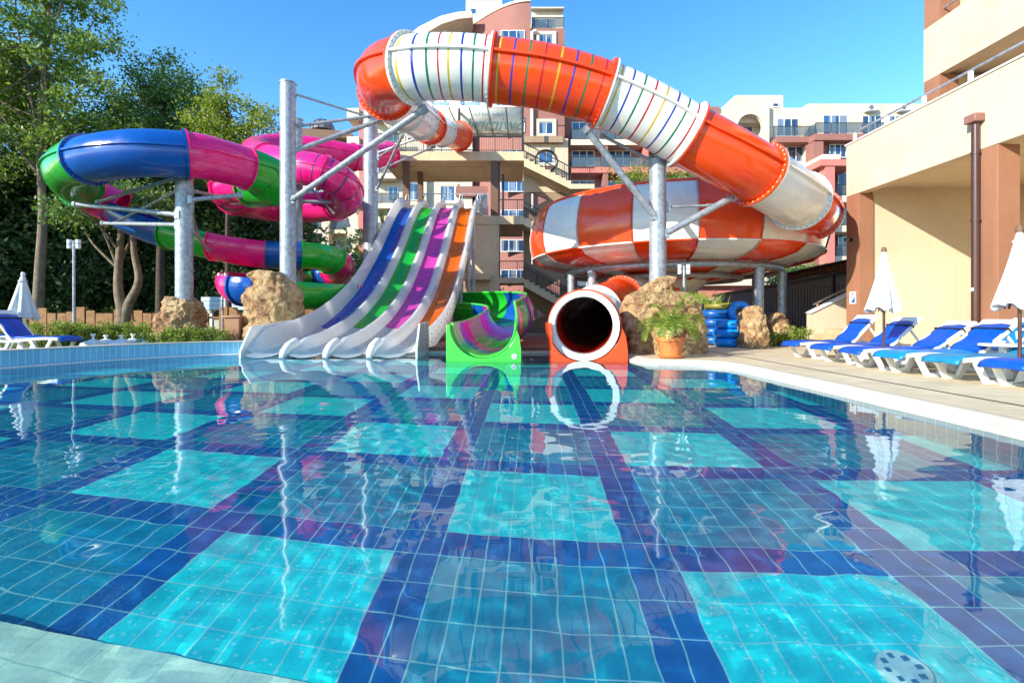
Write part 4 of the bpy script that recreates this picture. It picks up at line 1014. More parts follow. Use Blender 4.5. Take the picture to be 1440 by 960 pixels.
for k in range(5):
    v = 206+k*43
    win(ab, 1107, 1131, v, v+22, YA-.02, 2, surround=CREAM2)
    mb = MB(); 
    for j in range(2): mb.box(XU(1093,YA), XU(1100,YA), YA-.1, YA-.001, ZV(v+6+j*12,YA), ZV(v+j*12,YA)); mb.box(XU(1137,YA), XU(1144,YA), YA-.1, YA-.001, ZV(v+6+j*12,YA), ZV(v+j*12,YA))
    obj('quoin', mb, CREAM2, ab, smooth=False)
blk(ab, 1144, 1158, 199, YA-2.4, 1.3, MAUVE, 'pilaster'); blk(ab, 1158, 1210, 198, YA-1.1, .09, MAUVE, 'wall_panel')
win(ab, 1166, 1190, 203, 222, YA-1.25, 3)
slab(ab, 1157, 1182, 217, 226, YA-1, 3.2, CREAM2)
blk(ab, 1161, 1174, 230, YA-4.2, 1, SALMON, 'pillar'); slab(ab, 1154, 1210, 224, 233, YA-1, 3.3, SALMON, 'beam')
for v in (240, 282, 325, 368):
    win(ab, 1178, 1210, v, v+24, YA-1.3, 2, gl=DGLASS); slab(ab, 1175, 1212, v+35, v+44, YA-1, 2.2, CREAM2); glassrail(ab, 1176, 1212, v+35, YA-1, 2.2)
# cooling units
for u in (1214, 1259):
    mb = MB(); mb.box(XU(u,YA-1), XU(u+13,YA-1), YA-1.6, YA-1.05, ZV(159,YA-1), ZV(150,YA-1)); ac = obj('air_conditioner', mb, WHITEP, ab, bevel=.03)
    mb = MB(); c_ = Vector(((XU(u,YA-1)+XU(u+13,YA-1))/2-.1, 0, (ZV(159,YA-1)+ZV(150,YA-1))/2)); mb.lathe([(0,0),(.22,0),(.22,.03),(0,.03)], (0,0,0), 18); mb.v = [(c_.x+x, YA-1.61-z, c_.z+y) for x, y, z in mb.v]; obj('fan_grille', mb, GREYC, ac)

YD = 56
dh = thing('domed_hotel', 'grey green hotel with a small dark dome and white arches behind the pink coil', 'hotel', (XU(460,YD), YD, .04))
blk(dh, 395, 505, 207, YD, 8, GREYG)
mb = MB(); mb.box(XU(424,YD), XU(500,YD), YD-1.2, YD+6, ZV(199,YD), ZV(194,YD)); obj('roof', mb, DBROWN, dh); blk(dh, 432, 496, 199.2, YD+.6, 5, CREAM2, v1=207)
mb = MB(); mb.prism([(XU(424,YD),ZV(194,YD)),(XU(432,YD),ZV(185,YD)),(XU(490,YD),ZV(189,YD)),(XU(500,YD),ZV(194,YD))], YD-1, YD+5, 'y'); obj('roof_slope', mb, DBROWN, dh, smooth=False)
dc = P(454,185,YD+2); mb = MB(); mb.lathe([(1.35*math.cos(a), 1.35*math.sin(a)) for a in np.linspace(0, math.pi/2-.02, 10)], dc, 24); dm = obj('dome', mb, GREYC, dh)
mb = MB()
for k in range(12):
    a = k*math.pi/6; mb.sweep([(dc.x+1.38*math.cos(b_)*math.cos(a), dc.y+1.38*math.cos(b_)*math.sin(a), dc.z+1.38*math.sin(b_)) for b_ in np.linspace(0, 1.5, 7)], .04, 5)
obj('dome_rib', mb, RAIL, dm)
win(dh, 470, 500, 209, 214, YD-.02, 4, gl=DGLASS)
for k, v in enumerate((265, 305, 338, 372, 405)):
    for u0, u1 in ((428,450),(464,492)):
        win(dh, u0, u1, v, v+18, YD-.02, 3, gl=DGLASS); slab(dh, u0-2, u1+2, v+18, v+23, YD, 1.2, CREAM2); glassrail(dh, u0-1, u1+1, v+18, YD, 1.2, m=BGLASS)
for u in (420, 452, 493):
    blk(dh, u, u+10, 300, YD-1.6, 1.5, CREAM2, 'arch_pier')
mb = MB(); c1 = P(477.5, 312, YD-1.6); pts_ = [(XU(462,YD-1.6), ZV(315,YD-1.6))]
for k in range(9): a = math.pi-math.pi*k/8; pts_.append((c1.x+1.12*math.cos(a), c1.z-.2+1.12*math.sin(a)))
pts_ += [(XU(493,YD-1.6), ZV(315,YD-1.6)), (XU(493,YD-1.6), ZV(292,YD-1.6)), (XU(462,YD-1.6), ZV(292,YD-1.6))]
mb.prism(pts_, YD-1.6, YD-1.2, 'y'); obj('arch', mb, CREAM2, dh, smooth=False)

# low building glimpsed under the bowl
lb = thing('low_building', 'low salmon building with dark windows seen under the bowl', 'building', (XU(1005,32), 32, .04))
mb = MB(); mb.box(XU(935,32), XU(1062,32), 32, 36, .04, ZV(402,32)); obj('wall', mb, SALMON, lb, smooth=False)
for u in (962, 985, 1004, 1024): win(lb, u, u+17, 420, 446, 31.98, 1, gl=DGLASS)
mb = MB(); mb.box(XU(930,32), XU(1066,32), 31.6, 36.4, ZV(402,32), ZV(399,32)); obj('roof', mb, CREAM2, lb)

# ------------------------------------------------------------------ right-hand hotel building
HX = 10.1
ht = thing('hotel_building', 'cream and brown hotel wing with deep overhanging balconies along the right side', 'hotel', (HX, 14.5, .1))
mb = MB(); mb.box(HX, HX+.28, 3, 15.05, 4.59, 6.14); mb.box(HX+.28, 22, 14.8, 15.05, 4.59, 6.14); obj('balcony_parapet', mb, CREAM, ht, bevel=.02)
mb = MB(); mb.box(HX-.03, HX+.31, 2.97, 15.08, 6.142, 6.18); obj('parapet_cap', mb, WHITEP, ht)
mb = MB(); mb.box(HX+.281, 22, 3, 14.799, 4.78, 5.0); obj('ceiling', mb, CREAM, ht, smooth=False)
mb = MB(); mb.box(XU(1228,14.5)+.002, 22, 14.56, 14.79, .1, 4.779); obj('end_wall', mb, CREAM, ht, smooth=False)
mb = MB(); mb.box(14.6, 14.85, 3, 14.55, .1, 4.779); obj('rear_wall', mb, CREAM, ht, smooth=False)
for y0, y1, wx in ((14.5, 15.045, .44), (10.35, 10.95, .47), (6.1, 6.7, .47)):
    mb = MB(); mb.box(HX+.004, HX+wx, y0, y1, .1, 4.588 if y0 > 14 else 4.6-.012); obj('pillar', mb, BROWN, ht, smooth=False, bevel=.01)
mb = MB(); x2 = 13.4
mb.box(x2, x2+.28, 3, 16.2, 8.6, 10.3); mb.box(x2+.28, 22, 15.95, 16.2, 8.6, 10.3); obj('upper_parapet', mb, CREAM, ht)
mb = MB(); mb.box(x2+.281, 22, 3, 15.94, 8.75, 9.0); mb.box(x2+.281, 22, 3, 15.94, 12.6, 12.9); obj('upper_ceiling', mb, CREAM, ht, smooth=False)
for ya_, yb_ in ((15.6, 16.19), (10.6, 11.2)):
    for za_, zb2 in ((5.0, 8.598), (10.302, 12.5), (14.3, 17)): mb = MB(); mb.box(x2+.004, x2+.6, ya_, yb_, za_, zb2); obj('pillar', mb, BROWN, ht, smooth=False)
mb = MB(); mb.box(15.6, 15.9, 3, 15.5, 5.0, 12.6); mb.box(14.0, 22, 15.7, 15.9, 5.0, 8.6); mb.box(14.0, 22, 15.7, 15.9, 10.0, 12.6); obj('upper_rear_wall', mb, CREAM, ht, smooth=False)
mb = MB(); mb.box(x2, x2+.28, 3, 16.2, 12.5, 14.3); mb.box(x2+.28, 22, 15.95, 16.2, 12.5, 14.3); obj('top_parapet', mb, CREAM, ht)
mb = MB(); mb.box(HX+.281, x2+2, 3, 14.79, 5.001, 5.05); obj('terrace_floor', mb, CONC, ht)
def rail2(x, y0, y1, z, parent, h=.30):
    mb = MB(); mb.tube((x,y0,z+h), (x,y1,z+h), .03, n=10); r_ = obj('handrail', mb, GALV, parent)
    n = int((y1-y0)/1.25)
    for k in range(n+1): mb = MB(); y = y1-.15-k*1.25; mb.box(x-.02, x+.02, y-.05, y+.05, z, z+h); obj('rail_bracket', mb, WHITEP, r_)
rail2(HX+.13, 3, 15.0, 6.18, ht); rail2(x2+.13, 3, 16.1, 10.3, ht, .35)
# screen panel and folded dark door frame on the terrace
mb = MB(); mb.prism([(8.6, 6.0),(9.9, 6.0),(9.9, 7.9),(9.4, 7.75),(8.9,7.95),(8.6, 8.15)], 11.6, 11.66, 'x'); dd = obj('screen_panel', mb, TAUPE, ht)
mb = MB(); mb.bar((11.6,9.93,6.0), (11.6,9.93,7.95), .09, .09); mb.bar((11.6,9.93,7.92), (11.6,9.4,7.78), .08, .08); mb.bar((11.6,9.4,7.78), (11.6,8.6,8.17), .08, .08); obj('screen_frame', mb, PIPE, dd)
dp = thing('downpipe', 'dark brown downpipe with a square hopper against the second pillar', 'downpipe', (XU(1375,10.75), 10.75, .1))
xp, yp = HX-.09, 10.75; zt = ZV(170, 10.75)
mb = MB(); mb.tube((xp,yp,.1), (xp,yp,zt), .075, n=20); obj('pipe', mb, PIPE, dp)
mb = MB(); mb.box(xp-.14, xp+.085, yp-.14, yp+.14, zt-.05, zt+.13); obj('hopper', mb, mat('pinkish brown', (.28,.13,.10), .6), dp, bevel=.02)
for z in (3.05, 4.5): mb = MB(); mb.lathe([(.08,0),(.09,0),(.09,.05),(.08,.05)], (xp,yp,z), 18); obj('pipe_clip', mb, PIPE, dp)
for v, s_ in ((402, .07),):
    mb = MB(); mb.box(xp-.079, xp-.076, yp-.04, yp+.04, 1.55, 1.62); obj('sticker', mb, WHITEP, dp)
# camera, sign
sg = thing('pool_sign', 'small white sign with a blue figure on the first brown pillar', 'sign', (HX, 14.72, 1.6))
y0_, y1_ = 14.62, 14.88; mb = MB(); mb.box(HX-.014, HX+.003, y0_, y1_, ZV(427,14.75), ZV(410,14.75)); obj('board', mb, WHITEP, sg)
z0_, z1_ = ZV(427,14.75), ZV(410,14.75); mb = MB(); mb.prism([(y0_+.02,z0_+.03),(y1_-.06,z0_+.03),(y0_+.02,z0_+.22)], HX-.018, HX-.0145, 'x'); mb.lathe([(0,0),(.03,0),(.03,.003),(0,.003)],(0,0,0),12)
mb.v[-48:] = [(HX-.016, y0_+.13+y, z1_-.07+x) for x, y, z in mb.v[-48:]]; obj('blue_figure', mb, mat('sign blue', (.0,.12,.5), .5), sg)
sc_ = thing('security_camera', 'small dark security camera on the corner pillar high up', 'camera', (HX-.05, 14.9, ZV(338,14.9)))
zc = ZV(338, 14.9); mb = MB(); mb.tube((HX-.02,14.8,zc), (HX-.18,14.7,zc-.02), .05, n=12); obj('camera_body', mb, BLACK, sc_)
mb = MB(); mb.tube((HX-.18,14.7,zc-.02), (HX-.19,14.694,zc-.02), .04, n=12); obj('lens', mb, GREYC, sc_); mb = MB(); mb.tube((HX+.0,14.85,zc+.02), (HX-.06,14.83,zc), .03, n=8); mb.tube((HX-.08,14.95,zc+.04), (HX-.12,14.9,zc+.02), .045, n=10); obj('mount', mb, BLACK, sc_)

# entrance stairs beside the corner pillar
es_ = thing('entrance_stairs', 'stone steps behind a cream parapet beside the corner pillar', 'stairs', (9.6, 16, .1))
mb = MB(); Yp = 16.0
mb.prism([(XU(1140,Yp), .1), (XU(1140,Yp), ZV(441,Yp)), (XU(1196,Yp), ZV(413,Yp)), (11.6, 2.4), (11.6, .1)], Yp, Yp+.22, 'y'); obj('parapet', mb, CREAM, es_, smooth=False)
mb = MB(); mb.bar((XU(1138,Yp), Yp+.1, ZV(440,Yp)), (XU(1200,Yp), Yp+.1, ZV(410,Yp)), .3, .05); obj('coping', mb, WHITEP, es_)
mb = MB(); mb.bar((XU(1146,Yp), Yp+.1, ZV(428,Yp)), (XU(1200,Yp), Yp+.1, ZV(402,Yp)), .04, .05); mb.bar((XU(1152,Yp), Yp+.1, ZV(425,Yp)), (XU(1152,Yp), Yp+.1, ZV(434,Yp)), .04, .04); obj('handrail', mb, TAUPE, es_)
for k, (u, v) in enumerate(((1152, 483), (1165, 475), (1178, 467))):
    mb = MB(); mb.box(XU(u,15.3), XU(1240,15.3), 15.2+.001*k, 15.95, .1+(.17*k), .1+.17*(k+1)); obj('step', mb, mat('stone steps', (.5,.38,.22), .8, .15, 4), es_, smooth=False)

# grey shed wall with tiled roof edge
sh_ = thing('storage_shed', 'long grey clad shed with a low dark roof edge between the bowl and hotel', 'shed', (12.2, 21, .04))
mb = MB(); mb.prism([(16.6,.04),(30,.04),(30,2.25),(16.6,2.62)], 12.2, 14.5, 'x'); obj('wall', mb, GREYC, sh_, smooth=False)
mb = MB(); mb.bar((12.15,16.5,2.65), (12.15,30.1,2.27), .12, .10); mb.bar((12.17,18.8,.04), (12.17,18.8,2.56), .08, .1); obj('trim', mb, BLACK, sh_, smooth=False)
mb = MB(); mb.prism([(16.4,2.75),(22.5,2.62),(22.5,2.86),(16.4,3.05)], 12.3, 12.4, 'x'); obj('roof_edge', mb, mat('rusty roof tiles', (.16,.06,.02), .8, .8, 6), sh_)
mb = MB(); mb.prism([(16.2,3.06),(22.7,2.87),(22.7,2.93),(16.2,3.12)], 12.1, 14.5, 'x'); obj('roof', mb, BLACK, sh_)
mb = MB()
for k in range(60): y = 16.8+k*.22; mb.box(12.185, 12.199, y, y+.02, .1, 2.2)
g = obj('cladding_ribs', mb, BLACK, sh_, smooth=False)

# white pavilion behind the trees on the left
pv = thing('garden_pavilion', 'pale blue and white pavilion with a stepped roof glimpsed between the trees', 'pavilion', (XU(312,30), 30, .04))
mb = MB()
for k, (a, b_, v) in enumerate(((270, 350, 430), (280, 342, 424), (290, 330, 418))): mb.box(XU(a,30), XU(b_,30), 29.5, 33, ZV(v+5.5,30), ZV(v,30))
obj('roof', mb, PAVILION, pv, smooth=False)
for u in (275, 298, 322, 344): mb = MB(); mb.box(XU(u,30), XU(u+3,30), 29.8, 30, .04, ZV(435.6,30)); obj('post', mb, WHITEP, pv, smooth=False)
mb = MB(); mb.box(XU(300,31), XU(322,31), 31, 31.1, .8, 1.9); obj('window_panel', mb, DGLASS, pv)
mb = MB(); mb.box(XU(275,32), XU(345,32), 32, 32.1, .04, ZV(436,32)); obj('rear_wall', mb, GREYG, pv)

# ------------------------------------------------------------------ loungers
def make_lounger(label, pad, x, y, rz, back=40, z=.1, padm=None):
    t = thing('sun_lounger', label, 'sun lounger', (x, y, z), rz, 'sun loungers round the pool')
    mb = MB()
    for s in (-1, 1):
        yy = s*.30; pr = []
        n = 22
        topz = [(.33+.035*math.sin((k/n)*math.pi*2.2+.4)) for k in range(n+1)]; xs = [-.95+1.9*k/n for k in range(n+1)]
        poly = [(xs[k], topz[k]) for k in range(n+1)]+[(xs[k], topz[k]-.055) for k in reversed(range(n+1))]
        mb.prism(poly, yy-.022, yy+.022, 'y')
    for k in range(12):
        xx = -.92+k*.105; mb.box(xx, xx+.075, -.277, .277, .315, .33)
    obj('frame', mb, PLAST, t, local=True, smooth=False)
    for s in (-1, 1):
        for xc_ in (-.55, .42):
            mb = MB(); yy = s*.30
            poly = [(xc_-.30,.33),(xc_-.22,.33),(xc_-.07,.055),(xc_+.07,.055),(xc_+.22,.33),(xc_+.30,.33),(xc_+.12,0),(xc_-.12,0)]
            mb.prism(poly, yy-.028, yy+.028, 'y'); obj('leg', mb, PLAST, t, local=True, smooth=False, bevel=.006)
    b = R(back); px, pz, Lb = .22, .345, .80
    def B(d, h): return (px+d*math.cos(b)-h*math.sin(b), pz+d*math.sin(b)+h*math.cos(b))
    mb = MB()
    for s in (-1, 1):
        yy = s*.27; mb.prism([B(0,-.02), B(Lb,-.02), B(Lb,.02), B(0,.02)], yy-.025, yy+.025, 'y')
    for d in (.05, .16, .27, .38, .49, .60): mb.prism([B(d,-.01), B(d+.08,-.01), B(d+.08,.01), B(d,.01)], -.245, .245, 'y')
    mb.prism([B(.70,-.02), B(Lb,-.02), B(Lb+.01,.015), B(.70,.02)], -.245, .245, 'y')
    obj('backrest', mb, PLAST, t, local=True, smooth=False)
    mb = MB()
    for s in (-1, 1): mb.bar((*B(.5,-.03)[:1], s*.25, B(.5,-.03)[1]), (.86, s*.25, .34), .03, .035)
    mb.bar((.86,-.25,.34), (.86,.25,.34), .03, .03); obj('prop', mb, PLAST, t, local=True, smooth=False)
    # vinyl pad: seat part drooping over the foot end and back part
    def padmesh(path, nw=9, th=.035, seed=1):
        mb = MB(); rows_ = []
        m = len(path)
        for i, (xx, zz) in enumerate(path):
            for j in range(nw):
                f = j/(nw-1); yy = -.285+.57*f; e = -.02*(2*f-1)**4
                zz2 = zz + e + .02*noise.noise(Vector((xx*4, yy*5, seed*3.7+x*2)))
                mb.v.append((xx, yy, zz2))
        for i in range(m-1):
            for j in range(nw-1): mb.f.append((i*nw+j, i*nw+j+1, (i+1)*nw+j+1, (i+1)*nw+j)); mb.m.append(0)
        return mb
    seat = [(-1.03,.27),(-1.02,.31),(-.99,.345),(-.94,.365)]+[(-.9+k*.09, .378+.012*math.sin(k*.8)) for k in range(13)]
    o = obj('seat_pad', padmesh(seat), pad, t, local=True); s_ = o.modifiers.new('s','SOLIDIFY'); s_.thickness = .032
    bk = [B(.02+.66*k/9, .028+.006*math.sin(k*1.1)) for k in range(10)]
    o = obj('back_pad', padmesh(bk, seed=2), padm or pad, t, local=True); s_ = o.modifiers.new('s','SOLIDIFY'); s_.thickness = .032
    mb = MB(); q = B(.62,.0); 
    mb.prism([B(.54,-.028), B(.565,-.028), B(.565,.05), B(.54,.05)], -.30, .30, 'y'); obj('strap', mb, BLACK, t, local=True, smooth=False)
    return t
make_lounger('farthest blue lounger on the right terrace, nearest the corner pillar', BLUEV, 7.05, 10.9, R(3), 46)
make_lounger('blue lounger second from the corner pillar, with the parasol pole beside it', BLUEV, 7.0, 9.75, R(4), 41)
make_lounger('dark blue lounger third from the corner pillar with its wide back half raised', BLUEV, 6.88, 8.62, R(-3), 35)
make_lounger('lounger with a light blue foot end and dark blue back in mid terrace', LBLUEV, 6.85, 7.78, R(2), 38, padm=BLUEV)
make_lounger('lounger with a light blue pad and bare white slats above it behind the round table', LBLUEV, 7.45, 7.32+.6, R(-6), 40) if False else None
make_lounger('lounger with a faded teal foot end stretching off to the right', TEALV, 6.95, 6.95, R(2), 30)
make_lounger('nearest blue lounger at the right edge, close to the camera', BLUEV, 7.05, 6.2, R(3), 30)
t7 = make_lounger('lounger whose light blue back shows above the small round table', LBLUEV, 8.1, 8.55, R(0), 40)
make_lounger('blue lounger behind the tiled pool wall on the left, head towards the left edge', BLUEV, -11.35, 11.75, math.pi-R(2), 52, .16)
make_lounger('blue lounger mostly cut off at the left edge, behind the left parasol', BLUEV, -13.1, 12.6, math.pi, 45, .16)

tb = thing('side_table', 'round white side table with an ashtray between the loungers', 'side table', (7.3, 7.37, .1))
c_ = Vector((7.25, 7.34, .1)); mb = MB(); mb.lathe([(0,.50),(.27,.50),(.285,.49),(.285,.47),(.27,.46),(0,.46)], c_, 28); obj('table_top', mb, PLAST, tb)
mb = MB(); mb.lathe([(.0,.0),(.2,.0),(.18,.04),(.06,.06),(.055,.46)], c_, 20); obj('pedestal', mb, PLAST, tb)
mb = MB(); mb.lathe([(.0,.508),(.05,.508),(.065,.545),(.055,.545),(.045,.515),(0,.515)], c_+Vector((-.03,0,0)), 18); solo('ashtray', mb, mat('ashtray grey', (.4,.38,.34), .5), 'small grey ashtray on the round white side table', 'ashtray')
# white plastic chair at the right edge
ch = thing('plastic_chair', 'white plastic armchair partly cut off at the right edge behind the loungers', 'chair', (8.75, 8.6, .1))
mb = MB(); mb.box(8.5,9.0,8.35,8.85,.50,.54); obj('seat', mb, PLAST, ch, bevel=.02)
mb = MB(); mb.prism([(8.97,.52),(9.02,.52),(9.14,.98),(9.09,.98)], 8.37, 8.83, 'y'); 
for k in range(4): pass
obj('backrest', mb, PLAST, ch, bevel=.01)
for x_ in (8.53, 8.97):
    for y_ in (8.38, 8.82): mb = MB(); mb.tube((x_,y_,.1), (x_,y_,.5), .025, n=8); obj('leg', mb, PLAST, ch)
for y_ in (8.38, 8.82): mb = MB(); mb.sweep([(8.53,y_,.5),(8.5,y_,.74),(8.6,y_,.78),(9.0,y_,.76)], .022, 8); obj('armrest', mb, PLAST, ch)
# magenta towel scrap on the chair
mb = MB(); mb.prism([(8.95,.74),(9.12,.86),(9.14,.72),(9.02,.60)], 8.30, 8.345, 'y'); solo('towel', mb, mat('magenta towel', (.6,.02,.2), .9), 'magenta towel hanging on the white plastic chair', 'towel')

# ------------------------------------------------------------------ parasols
def parasol(label, x, y, z0, ztop, L, rb, m, polem, tilt=(0,0), seed=0):
    t = thing('closed_parasol', label, 'parasol', (x, y, z0), group='closed parasols')
    mb = MB(); tx, ty = tilt; H_ = ztop-z0
    def c(z): return Vector((x+tx*(z-z0), y+ty*(z-z0), z))
    mb.tube(c(z0), c(ztop-.05), .022, n=12); obj('pole', mb, polem, t)
    mb = MB(); mb.lathe([(0,0),(.24,0),(.23,.04),(.06,.07),(.05,.18),(.0,.18)], (x,y,z0), 24); obj('base', mb, PLAST if 'left' in label else CONC, t)
    mb = MB(); nn = 64; nz = 22; zb = ztop-L
    for i in range(nz+1):
        f = i/nz; z = ztop-L*f; r = rb*(.13+.87*f**1.05) if f > .12 else rb*(.05+.20*f/.12)
        if .13 < f < .2: r *= .92
        for k in range(nn):
            a = 2*math.pi*k/nn; fold = 1+(.20*f)*math.cos(8*a+seed+f)+.10*f*math.cos(5*a+1.3*seed+f*3)
            hem = (.035*math.cos(8*a+seed)+.03*math.cos(3*a+seed))*(f > .96)
            p = c(z); mb.v.append((p.x+r*fold*math.cos(a), p.y+r*fold*math.sin(a)*.85, p.z+hem))
    for i in range(nz):
        for k in range(nn): mb.f.append((i*nn+k, i*nn+(k+1) % nn, (i+1)*nn+(k+1) % nn, (i+1)*nn+k)); mb.m.append(0)
    mb.f.append(tuple(range(nn))); mb.m.append(0)
    o = obj('canopy', mb, m, t, ang=80); s_ = o.modifiers.new('s','SOLIDIFY'); s_.thickness = .008
    mb = MB()
    for k in range(8):
        a = 2*math.pi*k/8; p = c(zb+.35); mb.tube((p.x+.03*math.cos(a), p.y+.03*math.sin(a), zb+.4), (c(zb).x+rb*.62*math.cos(a), c(zb).y+rb*.55*math.sin(a), zb-.03), .008, n=6)
    obj('ribs', mb, polem, t)
    mb = MB(); p = c(ztop); mb.lathe([(0,.05),(.03,.045),(.045,0),(.04,-.04)], p, 14); obj('finial', mb, DBROWN if polem is PIPE else PLAST, t)
    mb = MB(); p = c(ztop-L*.16); mb.lathe([(rb*.27,.02),(rb*.31,.0),(rb*.27,-.02)], p, 20); obj('tie_band', mb, m, t)
parasol('closed white parasol on a dark pole between the farther right loungers', XU(1243,8.95), 8.95, .1, 2.2, 1.08, .25, FABW, PIPE, seed=1)
parasol('closed white parasol at the right edge, larger and nearer the camera', XU(1434,6.55), 6.55, .1, 2.15, 1.02, .245, FABW, PIPE, seed=2.2)
parasol('leaning pale grey closed parasol behind the left lounger on a white pole', XU(28,12.3), 12.3, .1, 2.05, 1.10, .30, FABG, PLAST, tilt=(.04, .0), seed=.6)

# ------------------------------------------------------------------ pot palm
pc = Vector((XU(943,10.85), 10.85, .115)); pt = thing('plant_pot', 'terracotta pot standing on the pool kerb in front of the golden rock', 'plant pot', pc)
mb = MB(); mb.lathe([(0,0),(.23,0),(.25,.03),(.23,.04),(.22,.05),(.275,.34),(.30,.35),(.315,.36),(.315,.42),(.30,.44),(.27,.44),(.26,.40),(0,.38)], pc, 40); obj('pot_body', mb, TERRA, pt)
mb = MB(); mb.lathe([(.0,0),(.25,0),(.28,.035),(.27,.04),(.24,.01),(0,.01)], pc-Vector((0,0,.0)), 40); obj('saucer', mb, TERRA, pt)
mb = MB(); mb.lathe([(.26,.39),(0,.41)], pc, 24); obj('soil', mb, LAWN, pt)
pl = thing('potted_palm', 'small palm with arching fronds growing in the terracotta pot', 'palm', pc+Vector((0,0,.4)))
mb = MB(); mb.lathe([(.10,.0),(.12,.06),(.10,.14),(.06,.22),(.0,.25)], pc+Vector((0,0,.4)), 14)
for k in range(50):
    a = random.uniform(0, 6.28); z = random.uniform(.02, .2); r_ = .10-.2*max(0, z-.12); p = pc+Vector((r_*math.cos(a), r_*math.sin(a), .4+z)); mb.tube(p, p+Vector((.07*math.cos(a), .07*math.sin(a), .05)), .014, .003, 5)
obj('trunk', mb, mat('palm fibre', (.40,.28,.14), .9, .4, 8), pl)
for k in range(22):
    a = k*2.4+random.uniform(-.3, .3); L = random.uniform(.62, .95); el = random.uniform(.35, 1.35); mb = MB()
    base = pc+Vector((0,0,.58)); pts_ = []; d = Vector((math.cos(a)*math.cos(el), math.sin(a)*math.cos(el), math.sin(el))); p = base.copy()
    for i in range(15):
        pts_.append(p.copy()); p = p+d*(L/14); d = (d+Vector((0,0,-.10-.02*i*(1.2-el*.5)))).normalized() if i > 3 else d
    mb.sweep(pts_, [.012*(1-i/16) for i in range(15)], 5)
    for i in range(2, 15):
        for s in (-1, 1):
            for q in range(2):
                t_ = (pts_[min(i+1, 14)]-pts_[i-1]).normalized(); sd = t_.cross(Vector((0,0,1))).normalized()*s; ll = .20*math.sin(math.pi*(i-.5)/15)+.05
                o_ = pts_[i]+t_*(.5*q*L/14); tip = o_+sd*ll*.8+t_*ll*.6+Vector((0,0,random.uniform(-.06,.05)))
                wv = t_*.013; mid = (o_+tip)/2+Vector((0,0,.01)); mb.add([o_, mid-wv, tip, mid+wv], [(0,1,2,3)])
    obj('frond', mb, PALM, pl, smooth=False)

# grass tufts on the rock
def leafcloud(n, pts, size, jitter, up=.2, asp=.5):
    """n leaf quads (diamonds) at the given centres"""
    c = np.array(pts); idx = np.random.randint(0, len(c), n); p = c[idx]+np.random.normal(0, 1, (n, 3))*jitter
    d = np.random.normal(0, 1, (n, 3)); d[:, 2] += up; d /= np.linalg.norm(d, axis=1)[:, None]
    e = np.cross(d, np.random.normal(0, 1, (n, 3))); e /= np.linalg.norm(e, axis=1)[:, None]
    s = (size*np.random.uniform(.6, 1.3, n))[:, None]
    v = np.stack([p-d*s*.5, p+e*s*asp*.5, p+d*s*.5, p-e*s*asp*.5], 1).reshape(-1, 3)
    return v
def leafobj(name, v, m, parent=None, **k):
    me = bpy.data.meshes.new(name); n = len(v)//4; off = OFF.get(parent, Vector()) if parent is not None else Vector(); v = v-np.array(tuple(off))
    me.vertices.add(len(v)); me.vertices.foreach_set('co', v.astype(np.float32).ravel()); me.loops.add(len(v)); me.loops.foreach_set('vertex_index', np.arange(len(v), dtype=np.int32))
    me.polygons.add(n); me.polygons.foreach_set('loop_start', np.arange(0, 4*n, 4, dtype=np.int32)); me.polygons.foreach_set('loop_total', np.full(n, 4, dtype=np.int32)); me.update(calc_edges=True); me.materials.append(m)
    o = bpy.data.objects.new(name, me); COL.objects.link(o)
    if parent is not None: o.parent = parent; OFF[o] = off
    return tag(o, **k)
def blades(n, cx, cy, cz, rx, ry, h, lean=.4, w=.012):
    vs = []
    for _ in range(n):
        x = cx+random.gauss(0, rx); y = cy+random.gauss(0, ry); hh = h*random.uniform(.5, 1.2); dx, dy = random.gauss(0, lean)*hh, random.gauss(0, lean)*hh
        a = random.uniform(0, 3.14); wx, wy = w*math.cos(a), w*math.sin(a)
        vs += [(x-wx, y-wy, cz), (x+wx, y+wy, cz), (x+dx+wx*.2, y+dy, cz+hh), (x+dx-wx*.2, y+dy, cz+hh)]
    return np.array(vs)
g1 = P(975, 424, 12.0); g2 = P(905, 416, 12.0)
v = np.concatenate([blades(500, P(970,427,12.1).x, 12.3, P(970,427,12.1).z, .35, .25, .28, .7), blades(300, P(915,420,12.1).x, 12.2, P(915,424,12.1).z, .22, .2, .22, .7)])
leafobj('rock_grass', v, PALM, label='trailing grass tufts on top of the golden rock', cat='grass tuft')

# ------------------------------------------------------------------ inflatable rings
def raft(x, y, z, Rm, r, m, label, tilt=0):
    mb = MB(); nu, nv = 30, 14
    for i in range(nu):
        a = 2*math.pi*i/nu; bul = 1+.05*math.cos(a*6)
        for j in range(nv):
            b_ = 2*math.pi*j/nv; rr = Rm+r*math.cos(b_)*bul; mb.v.append((rr*math.cos(a), rr*math.sin(a), r*math.sin(b_)*bul))
    for i in range(nu):
        for j in range(nv): mb.f.append((i*nv+j, ((i+1) % nu)*nv+j, ((i+1) % nu)*nv+(j+1) % nv, i*nv+(j+1) % nv)); mb.m.append(0)
    M = Matrix.Translation((x,y,z)) @ Matrix.Rotation(tilt, 4, 'X') ; mb.v = [tuple(M @ Vector(p)) for p in mb.v]
    t = thing('inflatable_ring', label, 'inflatable ring', (x, y, z-r), group='stacked inflatable rings under the bowl')
    obj('ring_body', mb, m, t, ang=80)
    hb = MB(); s = Vector((x-Rm*.5, y-Rm-r*.7, z)); hb.sweep([(x-.15,y-Rm*.98-r*.9,z),(x-.08,y-Rm-r-.05,z+.02),(x+.08,y-Rm-r-.05,z+.02),(x+.15,y-Rm*.98-r*.9,z)], .014, 6)
    if tilt == 0: obj('handle', hb, BLACK, t)
yb = 14.9
place = ['bottom', 'second', 'third', 'top']
